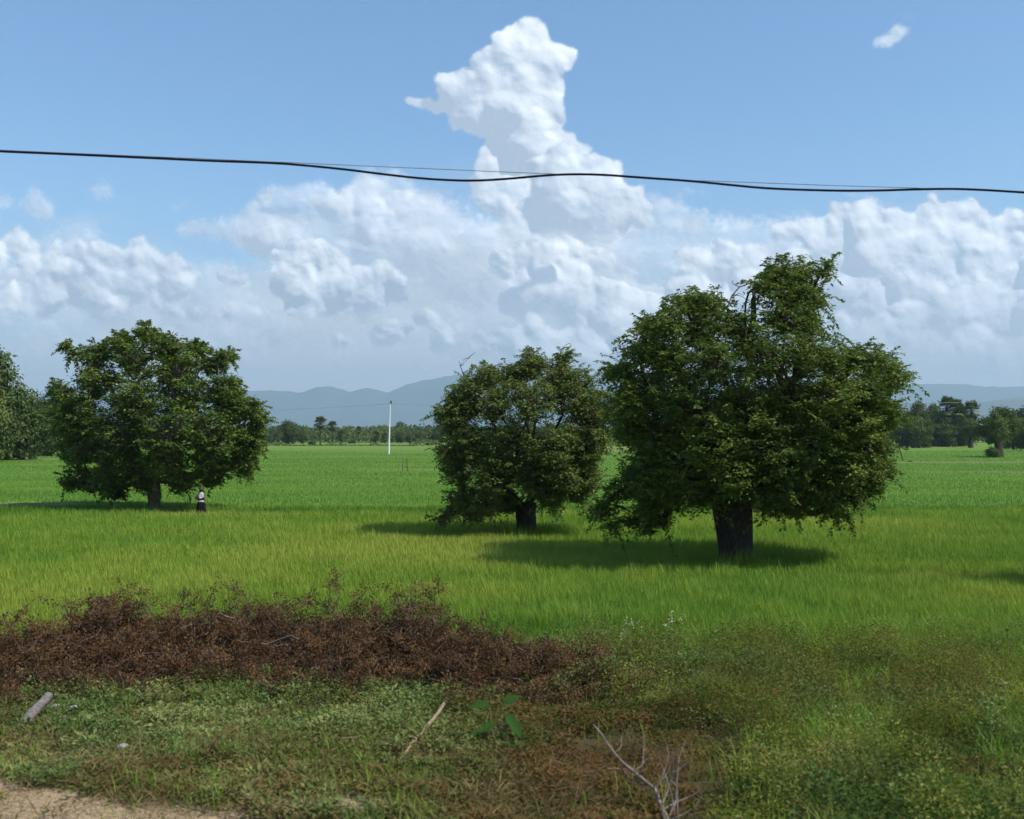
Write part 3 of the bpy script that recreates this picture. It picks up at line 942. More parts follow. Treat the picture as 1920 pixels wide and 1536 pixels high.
def build_near_trees():
    lobed_tree('tree', (1378, 1064),
               [(1452, 520, 18), (1500, 512, 24), (1536, 508, 18), (1480, 552, 30), (1524, 556, 20), (1466, 594, 30), (1508, 600, 28), (1430, 538, 12),
                (1285, 566, 26), (1325, 572, 26), (1250, 606, 32), (1310, 618, 40), (1372, 602, 32), (1398, 636, 28),
                (1212, 652, 32), (1172, 692, 24), (1258, 672, 46), (1340, 676, 50), (1430, 670, 52), (1508, 656, 44), (1556, 672, 28),
                (1600, 672, 28), (1648, 684, 28), (1680, 710, 22), (1630, 735, 42), (1560, 740, 54), (1480, 750, 60), (1390, 760, 62), (1290, 750, 60), (1218, 735, 44), (1176, 756, 32),
                (1660, 775, 28), (1638, 836, 32), (1598, 800, 50), (1520, 830, 56), (1430, 836, 60), (1330, 830, 60), (1240, 820, 52), (1186, 800, 32),
                (1630, 886, 24), (1588, 876, 38), (1530, 906, 42), (1460, 914, 40), (1372, 890, 44), (1290, 880, 50), (1212, 886, 40), (1168, 916, 28), (1140, 944, 20), (1218, 946, 26), (1262, 926, 28), (1190, 972, 14), (1242, 975, 14),
                (1312, 920, 24), (1556, 944, 18), (1490, 948, 18), (1600, 926, 18), (1425, 925, 24), (1150, 985, 9), (1214, 990, 8), (1656, 880, 14), (1642, 912, 11), (1582, 962, 8), (1350, 925, 16), (1448, 948, 16), (1124, 952, 8), (1548, 506, 10), (1466, 508, 10), (1215, 610, 9), (1150, 700, 9)],
               (54, 76, 930, -4), 'largest dark green tree with a very thick trunk and a tuft rising above its crown', TREE_LEAF, BARK, 11, group='trees standing in the rice field',
               tips=66, leaves=36, leaf=(0.14, 0.07), spray=0.36, airy=0.48, limb=0.045, bare=([(1372, 600), (1366, 576), (1376, 552), (1390, 536), (1408, 530)], [(1335, 720), (1322, 676), (1308, 640), (1300, 628)]))
    lobed_tree('tree', (985, 1009),
               [(882, 722, 18), (915, 706, 22), (960, 702, 26), (1000, 686, 20), (1050, 700, 26), (1086, 712, 22), (1112, 742, 22), (1130, 775, 18), (856, 752, 16), (870, 760, 32), (930, 750, 44), (1000, 750, 48), (1070, 750, 44),
                (1104, 790, 34), (850, 790, 22), (832, 775, 9), (880, 830, 42), (960, 830, 52), (1040, 830, 52), (1094, 850, 34), (1120, 820, 24), (844, 850, 22), (862, 880, 34), (930, 886, 42), (1000, 886, 42), (1068, 890, 34),
                (1102, 900, 20), (868, 928, 26), (912, 938, 28), (852, 950, 12), (890, 962, 11), (950, 942, 18), (1040, 930, 18), (1056, 672, 6), (1000, 674, 8), (838, 962, 7), (828, 975, 5), (1020, 925, 14), (1085, 925, 14)],
               (34, 40, 942, 2), 'middle tree of three with a feathery pale green crown and short dark trunk', PALE_LEAF, BARK, 23, group='trees standing in the rice field',
               tips=74, leaves=44, leaf=(0.14, 0.066), spray=0.38, airy=0.7, limb=0.030, bare=([(1060, 700), (1058, 676), (1056, 655)], [(870, 705), (862, 685), (880, 670)]))
    lobed_tree('tree', (287, 954),
               [(275, 624, 16), (228, 640, 20), (310, 648, 24), (366, 652, 12), (182, 664, 22), (142, 664, 14), (124, 650, 7), (250, 668, 38), (330, 688, 38), (398, 680, 20), (426, 668, 9), (180, 708, 38), (112, 732, 18), (260, 740, 54), (350, 740, 48),
                (420, 728, 30), (436, 760, 30), (472, 768, 16), (486, 790, 12), (150, 768, 44), (122, 780, 28), (220, 800, 58), (310, 810, 58), (390, 800, 48), (448, 820, 34), (472, 832, 20), (150, 838, 44), (230, 860, 48), (310, 866, 42), (390, 858, 38),
                (448, 868, 26), (466, 878, 14), (150, 888, 28), (132, 900, 16), (200, 894, 32), (268, 892, 26), (340, 898, 22), (398, 890, 20), (172, 910, 12), (216, 920, 11)],
               (20, 26, 900, 2), 'broad domed tree with a reddish brown trunk beside the walking person', TREE_LEAF, PALE_BARK, 37, group='trees standing in the rice field',
               tips=70, leaves=36, leaf=(0.20, 0.12), spray=0.50, airy=1.0, depth=0.75, limb=0.04)
    # the tree whose shade reaches in from the right
    lobed_tree('tree', (2200, 1118), [(2120, 800, 60), (2200, 760, 70), (2280, 800, 60), (2130, 890, 60), (2210, 880, 70), (2290, 890, 60), (2200, 950, 60)],
               (50, 50, 960, 0), 'leafy tree just past the right edge whose shade falls on the grass', TREE_LEAF, BARK, 41, tips=40, leaves=18, leaf=(0.22, 0.12), spray=0.5)


build_near_trees()


# ------------------------------------------------------------------ groves further off: a few kinds, each tree its own object
def crown_points(rg, balls, n_leaf, size, mat, root, hue0=0.45, wither=0.02):
    P, Nn, Hh = [], [], []
    tot = sum(b[3] ** 2 for b in balls)
    for b in balls:
        k_ = int(n_leaf * b[3] ** 2 / tot)
        d = unit(rg.normal(size=(k_, 3)))
        rr = rg.uniform(0.5, 1.06, (k_, 1)) ** 0.7
        lump = 1 + 0.25 * np.sin(d[:, :1] * 5 + b[0]) * np.sin(d[:, 1:2] * 6 + b[1]) + 0.2 * np.sin(d[:, 2:3] * 7 + b[2] * 3)
        P.append(np.array(b[:3]) + d * b[3] * rr * lump)
        Nn.append(unit(d + rg.normal(size=(k_, 3)) * 0.5 + [0, 0, 0.4]))
        Hh.append(np.clip(hue0 + rg.normal() * 0.16 + rg.normal(size=k_) * 0.15, 0, 1))
    P, Nn, Hh = np.concatenate(P), np.concatenate(Nn), np.concatenate(Hh)
    n_ = len(P)
    A = unit(np.cross(Nn, rg.normal(size=(n_, 3))))
    return leaves_mesh('crown', P, A, Nn, size * rg.uniform(0.6, 1.4, n_), size * 0.7 * rg.uniform(0.6, 1.3, n_), Hh, (rg.random(n_) < wither) * 0.8, mat, root)


def grove_tree(name, seed, balls, trunk_h, trunk_r, n_leaf=9000, size=0.45, mat=None, hue0=0.45):
    rg = np.random.default_rng(seed)
    root = root_of(name, (0, 0, 0))
    tb = Tubes(8)
    tb.add(np.array([[0, 0, -0.3], [0.1, 0, trunk_h * 0.5], [0, 0.1, trunk_h]]), [trunk_r * 1.5, trunk_r, trunk_r * 0.8])
    for b in balls:
        tb.add(bent([0, 0.1, trunk_h * rg.uniform(0.7, 1.0)], b[:3], rg, 0.08, 6), np.linspace(trunk_r * 0.6, 0.08, 6))
    tb.build('trunk', BARK, root)
    crown_points(rg, balls, n_leaf, size, mat or FAR_LEAF, root, hue0)
    return root


def palm_tree(name, seed, h, rr, fronds=46, skirt=26):
    rg = np.random.default_rng(seed)
    root = root_of(name, (0, 0, 0))
    tb = Tubes(8)
    t_ = np.linspace(0, 1, 7)
    tb.add(np.stack([0.25 * np.sin(t_ * 3), 0 * t_, -0.3 + (h + 0.3) * t_], 1), 0.30 - 0.1 * t_ + 0.14 * np.exp(-t_ * 12))
    tb.build('trunk', BARK, root)

    def fans(n_, el0, el1, hue, wit, rad, name_):
        P, A, Nn, Ln, Wd = [], [], [], [], []
        st = Tubes(3)
        for _ in range(n_):
            a, e = rg.uniform(0, 6.283), rg.uniform(el0, el1)
            d = np.array([math.cos(a) * math.cos(e), math.sin(a) * math.cos(e), math.sin(e)])
            s = rad * rg.uniform(0.45, 0.65)
            o0 = np.array([0, 0, h])
            o1 = o0 + d * s
            st.add(np.array([o0, o1]), [0.05, 0.03], cap=False)
            sd = unit(np.cross(d, [0, 0, 1.0]))
            nn = np.cross(sd, d)
            for q in np.linspace(-1.25, 1.25, 9):
                P.append(o1)
                A.append(d * math.cos(q) + sd * math.sin(q) + np.array([0, 0, -0.15]))
                Nn.append(nn + rg.normal(size=3) * 0.2)
                Ln.append(rad * 0.5 * rg.uniform(0.8, 1.1))
                Wd.append(rad * 0.15)
        k_ = len(P)
        st_o = leaves_mesh(name_, np.array(P), np.array(A), np.array(Nn), np.array(Ln), np.array(Wd), np.clip(hue + rg.normal(size=k_) * 0.15, 0, 1), np.clip(np.full(k_, wit) + rg.normal(size=k_) * 0.15, 0, 1), FAR_LEAF, root, fold=0.1)
        st.build('stalk', FAR_LEAF, st_o)

    fans(fronds, -0.5, 1.45, 0.6, 0.05, rr, 'fronds')
    if skirt:
        fans(skirt, -1.3, -0.45, 0.5, 0.85, rr * 0.85, 'dead_fronds')
    return root


def put(src, loc, sc, rz, label, group, first):
    """First use moves the model itself; later ones copy it with its parts and their sub-parts."""
    o = src
    if not first:
        o = src.copy()
        C.objects.link(o)
        for ch in list(src.children):
            c = ch.copy()
            C.objects.link(c)
            c.parent = o
            for g in ch.children:
                d = g.copy()
                C.objects.link(d)
                d.parent = c
    o.location = loc
    o.scale = sc
    o.rotation_euler = (0, 0, rz)
    tag(o, label, 'palm' if 'palm' in src.name else 'tree', group)
    return o


def build_groves():
    rg = np.random.default_rng(99)
    K = {}
    K['round'] = grove_tree('grove_tree', 1, [(0, 0, 6.4, 3.0), (-2.6, 0.5, 5.4, 2.4), (2.7, -0.6, 5.6, 2.5), (0.6, -2.4, 5.2, 2.4), (-0.8, 2.4, 5.6, 2.4), (1.2, 0.4, 8.2, 2.0), (-1.4, -0.6, 7.8, 1.9), (3.6, 0.8, 3.4, 1.8), (-3.6, -0.8, 3.2, 1.8), (1.5, -1.6, 2.2, 1.7), (-1.6, 1.4, 2.0, 1.8), (0.3, -2.6, 1.2, 1.3)], 3.2, 0.35)
    K['broad'] = grove_tree('grove_tree', 2, [(0, 0, 6.0, 2.8), (-4.0, 0.5, 5.0, 2.6), (4.2, -0.6, 5.2, 2.5), (0.6, -3.0, 4.6, 2.4), (-2.0, 2.4, 5.6, 2.4), (2.2, 1.4, 6.6, 2.2), (-5.6, 0, 3.6, 1.7), (5.8, 0.5, 3.8, 1.8), (2.5, -2.6, 2.8, 1.9), (-2.8, -2.6, 2.6, 1.9), (-4.4, 1.0, 1.8, 1.6), (4.0, 0.6, 1.9, 1.6)], 3.0, 0.45, hue0=0.58)
    K['umbrella'] = grove_tree('grove_tree', 7, [(0, 0, 7.0, 2.4), (-3.6, 0.5, 6.2, 2.3), (3.8, -0.6, 6.4, 2.3), (0.6, -3.0, 5.8, 2.2), (-2.0, 2.4, 6.4, 2.2), (2.2, 1.4, 7.6, 2.0), (-5.4, 0, 4.6, 1.7), (5.4, 0.5, 4.8, 1.8), (-4.6, -1.5, 3.4, 1.2)], 4.2, 0.85, hue0=0.6)
    K['tall'] = grove_tree('grove_tree', 3, [(0, 0, 9.6, 2.0), (0.8, 0.3, 7.8, 2.4), (-1.2, -0.5, 6.4, 2.6), (1.6, 0.5, 5.2, 2.4), (-1.0, 1.0, 4.2, 2.2), (0.4, -1.6, 4.4, 2.3), (0.2, 0.2, 11.0, 1.2), (-1.8, -1.0, 2.0, 1.9), (1.6, -0.8, 1.8, 1.9), (0.2, 1.4, 1.6, 1.6)], 3.6, 0.3, hue0=0.45)
    K['bush'] = grove_tree('grove_tree', 4, [(0, 0, 1.8, 1.7), (-1.8, 0.4, 1.3, 1.3), (1.8, -0.3, 1.4, 1.4), (0.4, -1.2, 1.2, 1.2), (-0.6, 0.8, 2.4, 1.2)], 0.8, 0.16, n_leaf=4000, size=0.3, hue0=0.5)
    K['palm'] = palm_tree('palm_tree', 5, 8.6, 3.0)
    K['short_palm'] = palm_tree('palm_tree', 6, 3.2, 3.0, 40, 14)
    HT = {'round': 10.0, 'broad': 9.0, 'tall': 12.1, 'bush': 3.5, 'umbrella': 9.6, 'palm': 11.4, 'short_palm': 6.0}
    used = set()

    def stand(kind, px, base_py, top_py, label, group, wide=1.0):
        b = at(px, base_py)
        h = (base_py - top_py) / PH_F * b.y
        s = h / HT[kind]
        put(K[kind], b, (s * wide, s * wide, s), rg.uniform(0, 6.28), label, group, kind not in used)
        used.add(kind)

    gl, gm, gr = 'trees of the grove at the left edge', 'trees along the far side of the rice field', 'trees of the dark grove on the right'
    gp = 'fan palms along the far side of the rice field'
    # left grove
    stand('tall', -6, 863, 650, 'tall tree at the left edge, highest of its grove', gl, 0.95)
    stand('round', 42, 862, 738, 'rounded tree second from the left edge, below the tall one', gl, 0.85)
    stand('broad', -60, 866, 720, 'broad tree mostly cut off by the left edge', gl, 0.8)
    stand('round', 92, 855, 742, 'darker tree of the left grove showing just left of the domed tree', gl, 1.0)
    stand('broad', 150, 852, 770, 'low broad tree of the left grove behind the domed tree', gl, 0.9)
    stand('bush', 20, 861, 838, 'small bush at the foot of the left grove', gl, 1.2)
    # far side
    stand('broad', 498, 833, 800, 'low tree peeping out right of the domed tree', gm)
    stand('round', 541, 833, 788, 'round topped tree left of the two tall palms', gm, 0.95)
    stand('round', 566, 832, 806, 'small pale tree between the round topped tree and the palms', gm, 0.8)
    stand('palm', 601, 836, 780, 'taller of the two fan palms with pale dead fronds', gp, 0.95)
    stand('palm', 623, 834, 789, 'shorter of the two tall fan palms', gp, 1.0)
    stand('short_palm', 638, 832, 806, 'bushy fan palm right of the two tall palms', gp, 0.8)
    stand('palm', 672, 831, 799, 'fan palm halfway between the tall palms and the white pole', gp, 0.8)
    stand('short_palm', 704, 832, 808, 'fan palm just left of the white pole', gp, 0.9)
    stand('tall', 700, 829, 799, 'rounded dark tree above the palm left of the pole', gm, 1.0)
    stand('round', 716, 829, 798, 'grey green tree directly behind the white pole', gm, 0.9)
    stand('short_palm', 722, 832, 812, 'low dark palm at the foot of the white pole', gp, 0.9)
    stand('tall', 751, 829, 791, 'dome shaped tree standing highest right of the white pole', gm, 1.5)
    stand('broad', 752, 831, 806, 'low broad tree below the dome shaped tree', gm, 0.8)
    stand('short_palm', 768, 834, 815, 'stout low palm right of the white pole', gp, 1.0)
    stand('short_palm', 782, 834, 814, 'stout low palm furthest right in the clearing', gp, 1.0)
    stand('broad', 784, 829, 800, 'wide tree behind the stout low palms', gm, 0.8)
    stand('tall', 806, 829, 797, 'narrow dark tree left of the feathery middle tree', gm, 1.0)
    stand('broad', 826, 832, 795, 'dark tree half hidden by the feathery middle tree', gm, 1.0)
    stand('bush', 585, 834, 826, 'small dark bush left of the tall palms', gm, 1.3)
    stand('bush', 660, 832, 825, 'small bush in the gap right of the tall palms', gm, 1.3)
    for px, top in ((880, 800), (940, 796), (1010, 800), (1080, 797), (1150, 800), (1170, 812)):
        stand('round' if px % 20 else 'broad', px, 831, top, 'tree of the far edge glimpsed through the feathery middle tree', gm, 1.0)
    # right grove
    stand('broad', 1712, 840, 775, 'pale green spreading tree at the front of the right grove', gr, 0.85)
    stand('tall', 1722, 840, 752, 'dark tall tree at the left end of the right grove', gr, 1.0)
    stand('palm', 1775, 838, 742, 'dark fan palm rising highest in the right grove', gr, 0.75)
    stand('palm', 1793, 838, 748, 'dark fan palm just right of the highest one', gr, 0.75)
    stand('palm', 1822, 838, 750, 'dark fan palm at the right end of the palm row', gr, 0.8)
    stand('tall', 1752, 837, 757, 'dark narrow tree between the tall tree and the palms', gr, 1.1)
    stand('tall', 1800, 837, 760, 'dark tree filling the grove below the palms', gr, 1.3)
    stand('tall', 1765, 838, 770, 'dark lower tree at the middle of the right grove', gr, 1.3)
    stand('round', 1690, 838, 768, 'dark tree showing just right of the largest tree', gr, 1.0)
    stand('umbrella', 1820, 840, 785, 'rusty green tree left of the lone tree on the right', gr, 0.7)
    stand('umbrella', 1872, 857, 764, 'lone spreading tree with a dark stem near the right edge', gr, 0.85)
    stand('round', 1900, 843, 778, 'tree behind the lone spreading tree', gr, 0.9)
    stand('broad', 1945, 846, 772, 'tree cut off by the right edge', gr, 1.0)
    stand('round', 1920, 840, 764, 'dark tree in the furthest row at the right edge', gr, 1.0)
    stand('bush', 1862, 858, 838, 'dark bush at the foot of the lone spreading tree', gr, 1.2)
    stand('bush', 1700, 840, 837, 'small bush in front of the right grove', gr, 1.3)
    # the wood beyond, one mass
    N = 60000
    x = rg.uniform(-420, 420, N)
    y = rg.uniform(700, 830, N)
    top = 4.0 + 9 * fbm(x * 0.045, y * 0.02, 4, 91) + 5 * (fbm(x * 0.2, y * 0.05, 2, 93) - 0.5)
    z = top * rg.random(N) ** 0.55
    pos = np.stack([x, y, z], 1)
    Nn = unit(np.stack([rg.normal(size=N) * 0.6, -0.7 + rg.normal(size=N) * 0.6, 0.8 + rg.normal(size=N) * 0.4], 1))
    A = unit(np.cross(Nn, rg.normal(size=(N, 3))))
    o = leaves_mesh('treeline', pos, A, Nn, rg.uniform(1.2, 2.6, N), rg.uniform(1.0, 2.0, N), np.clip(0.4 + 0.9 * (fbm(x * 0.06, y * 0.02, 3, 95) - 0.5) + rg.normal(size=N) * 0.15, 0, 1), np.zeros(N), FAR_LEAF)
    tag(o, kind='stuff')
    # low scrub along the field's far rim
    N = 9000
    x = rg.uniform(-200, 200, N)
    y = 470 + 40 * fbm(x * 0.03, x * 0 + 3, 3, 97) + rg.normal(size=N) * 3
    hh = 2.6 * sstep(fbm(x * 0.09, y * 0.02, 3, 98), 0.45, 0.7)
    pos = np.stack([x, y, hh * rg.random(N) ** 0.6], 1)
    Nn = unit(np.stack([rg.normal(size=N) * 0.6, -0.6 + rg.normal(size=N) * 0.5, 0.9 + rg.normal(size=N) * 0.3], 1))
    A = unit(np.cross(Nn, rg.normal(size=(N, 3))))
    o = leaves_mesh('rim_undergrowth', pos, A, Nn, rg.uniform(0.5, 1.1, N), rg.uniform(0.4, 0.9, N), np.clip(0.55 + rg.normal(size=N) * 0.2, 0, 1), (rg.random(N) < 0.1) * 0.6, FAR_LEAF)
    tag(o, kind='stuff')


build_groves()


# ------------------------------------------------------------------ heaps of cut, dried brush along the field edge
def brush_heap(px0, px1, py_base, py_top, label, seed, deep=1.3, sprig=None, cut=(), dens=1.0):
    rg = np.random.default_rng(seed)
    a, b = at(px0, py_base), at(px1, py_base)
    c = (a + b) / 2
    Wd = (b.x - a.x) / 2
    D = c.y + deep * 0.6
    Ht = CAM_H - (py_top - PH_HY) / PH_F * D - c.z
    root = root_of('brush_heap', (c.x, D, c.z), label, 'brush heap', 'heaps of dead brush along the field edge')
    tb = Tubes(3)
    P, A, Hh = [], [], []
    n_b = int((70 * Wd * 2 * deep / 1.3 + 40) * dens)
    for _ in range(n_b):
        u = rg.uniform(-1, 1)
        v = rg.uniform(-1, 1)
        env = (1 - abs(u) ** 2.6) ** 0.6 * (0.66 + 0.36 * math.sin(u * 6 + seed) * math.sin(u * 13 + seed * 2)) * (1 - 0.55 * v * v)
        stray = rg.random() < 0.16
        if stray:
            v = -rg.uniform(0.9, 2.1)
            env = rg.uniform(0.12, 0.4)
        s = np.array([u * Wd, v * deep, rg.uniform(0, 0.25) * Ht * (0.2 if stray else 1)])
        top = np.array([s[0] + rg.normal() * 0.35, s[1] + rg.normal() * 0.3, Ht * env * rg.uniform(0.5, 1.15)])
        p = bent(s, top, rg, 0.22, 6)
        p[:, 2] = np.maximum(p[:, 2], 0.02)
        tb.add(p, np.linspace(0.018, 0.006, 6) * rg.uniform(0.6, 1.4), cap=False)
        for _k in range(rg.integers(5, 9)):
            q0 = p[rg.integers(1, 6)]
            e = q0 + np.array([rg.normal() * 0.22, rg.normal() * 0.22, rg.normal() * 0.13 + 0.05])
            e[2] = max(e[2], 0.03)
            q = bent(q0, e, rg, 0.18, 4)
            tb.add(q, np.linspace(0.007, 0.003, 4), cap=False)
            m_ = rg.integers(26, 50)
            tt = rg.uniform(0.15, 1.05, m_)[:, None]
            P.append(q[0] + (q[-1] - q[0]) * tt + rg.normal(size=(m_, 3)) * 0.05)
            A.append(unit((q[-1] - q[0])[None, :] * 1.2 + rg.normal(size=(m_, 3)) * 0.25))
            Hh.append(np.clip(rg.uniform(0.05, 0.9) + rg.normal(size=m_) * 0.15, 0, 1))
    if sprig:
        for (x, y0, y1) in sprig:
            s = np.array([(x - PH_CX) / PH_F * D - c.x, 0, CAM_H - (y0 - PH_HY) / PH_F * D - c.z])
            e = s + [rg.uniform(-0.1, 0.25), 0, (y0 - y1) / PH_F * D]
            q = bent(s - [0, 0, 0.3], e, rg, 0.1, 6)
            tb.add(q, np.linspace(0.014, 0.005, 6), cap=False)
            for z_ in (3, 4, 5):
                e2 = q[z_] + [rg.uniform(-0.12, 0.2), rg.normal() * 0.05, rg.uniform(0.02, 0.15)]
                tb.add(bent(q[z_], e2, rg, 0.1, 3), [0.007, 0.005, 0.003], cap=False)
                m_ = 14
                P.append(e2 + rg.normal(size=(m_, 3)) * 0.05)
                A.append(unit(rg.normal(size=(m_, 3))))
                Hh.append(rg.uniform(0.2, 0.6, m_))
    P, A, Hh = np.concatenate(P), np.concatenate(A), np.concatenate(Hh)
    P[:, 2] = np.maximum(P[:, 2], 0.01)
    n_ = len(P)
    tb.build('twigs', TWIG, root)
    o = leaves_mesh('dead_leaves', P, A, unit(rg.normal(size=(n_, 3)) + [0, 0, 0.5]), rg.uniform(0.035, 0.085, n_), rg.uniform(0.016, 0.034, n_), Hh, (rg.random(n_) < 0.04) * 0.7, DEAD_LEAF, root)
    for (x0, y0, x1, y1) in cut:
        ct = Tubes(7)
        f = D - deep * 0.75
        p0, p1 = pt(x0, y0, f), pt(x1, y1, f + 0.25)
        off = Vector((c.x, D, c.z))
        ct.add(bent(p0 - off, p1 - off, rg, 0.06, 5), np.linspace(0.024, 0.018, 5))
        co = ct.build('cut_branch', TWIG, root)
        ce = Tubes(7)
        dv = (p0 - p1).normalized()
        ce.add([p0 - off, p0 - off + dv * 0.012], [0.025, 0.024])
        ce.build('cut_end', WOOD, co)
    return root


def build_brush():
    brush_heap(-150, 90, 1290, 1150, 'low dark heap of dead brush cut off by the left edge', 2, deep=1.2)
    brush_heap(60, 330, 1262, 1090, 'leftmost tall reddish brown brush heap under the domed tree', 3, deep=1.4, sprig=[(205, 1105, 1092)], cut=((150, 1207, 190, 1180), (140, 1226, 118, 1230)))
    brush_heap(300, 580, 1250, 1114, 'brown brush heap with two pale cut branch ends in its dark hollow', 4, deep=1.4, sprig=[(395, 1112, 1092)], cut=((340, 1179, 380, 1172), (324, 1204, 350, 1200), (412, 1150, 440, 1160)))
    brush_heap(545, 725, 1272, 1084, 'darkest brush heap with a single dead sprig standing up', 5, deep=1.2, sprig=[(612, 1120, 1086), (622, 1125, 1090)], cut=((560, 1200, 490, 1206), (540, 1212, 500, 1214)))
    brush_heap(690, 850, 1270, 1090, 'pointed brown brush heap right of the darkest one', 6, deep=1.1, sprig=[(770, 1125, 1108)], cut=((794, 1214, 790, 1260), (760, 1216, 835, 1236)))
    brush_heap(820, 1020, 1290, 1172, 'low straggling brush heap below the middle tree', 7, dens=0.85, deep=1.2, sprig=[(945, 1180, 1160)])
    brush_heap(960, 1180, 1304, 1214, 'last and lowest brush heap where the dead brush meets the green scrub', 8, dens=0.95, deep=1.0)


build_brush()


# ------------------------------------------------------------------ weeds, scrub and straw of the verge
def leafy(name, X, Y, Hh, spread, n_leaf, ll, lw, hue, wit, mat, seed, flat=0.35):
    """Leaves of many small plants: X, Y, height and spread per plant."""
    rg = np.random.default_rng(seed)
    cnt = np.maximum(3, n_leaf.astype(int))
    idx = np.repeat(np.arange(len(X)), cnt)
    n_ = len(idx)
    a = rg.random(n_) * 6.283
    t_ = rg.random(n_) ** 0.6
    rad = spread[idx] * np.sqrt(rg.random(n_)) * (0.35 + 0.65 * t_)
    x, y = X[idx] + np.cos(a) * rad, Y[idx] + np.sin(a) * rad
    z = gz(x, y) + Hh[idx] * t_ * (1 - 0.35 * (rad / (spread[idx] + 1e-6)) ** 2) + 0.01
    el = rg.uniform(-0.3, 0.9, n_)
    ax = np.stack([np.cos(a) * np.cos(el), np.sin(a) * np.cos(el), np.sin(el)], 1)
    nn = unit(np.stack([rg.normal(size=n_) * flat, rg.normal(size=n_) * flat, np.ones(n_)], 1))
    o = leaves_mesh(name, np.stack([x, y, z], 1), ax, nn, ll[idx] * rg.uniform(0.6, 1.35, n_), lw[idx] * rg.uniform(0.6, 1.3, n_),
                    np.clip(hue[idx] + rg.normal(size=n_) * 0.13, 0, 1), np.clip(wit[idx] + (rg.random(n_) < 0.06) * rg.random(n_), 0, 1), mat)
    return tag(o, kind='stuff')


def pix(x, y):
    z = gz(x, y)
    return PH_CX + PH_F * x / y, PH_HY + PH_F * (CAM_H - z) / y


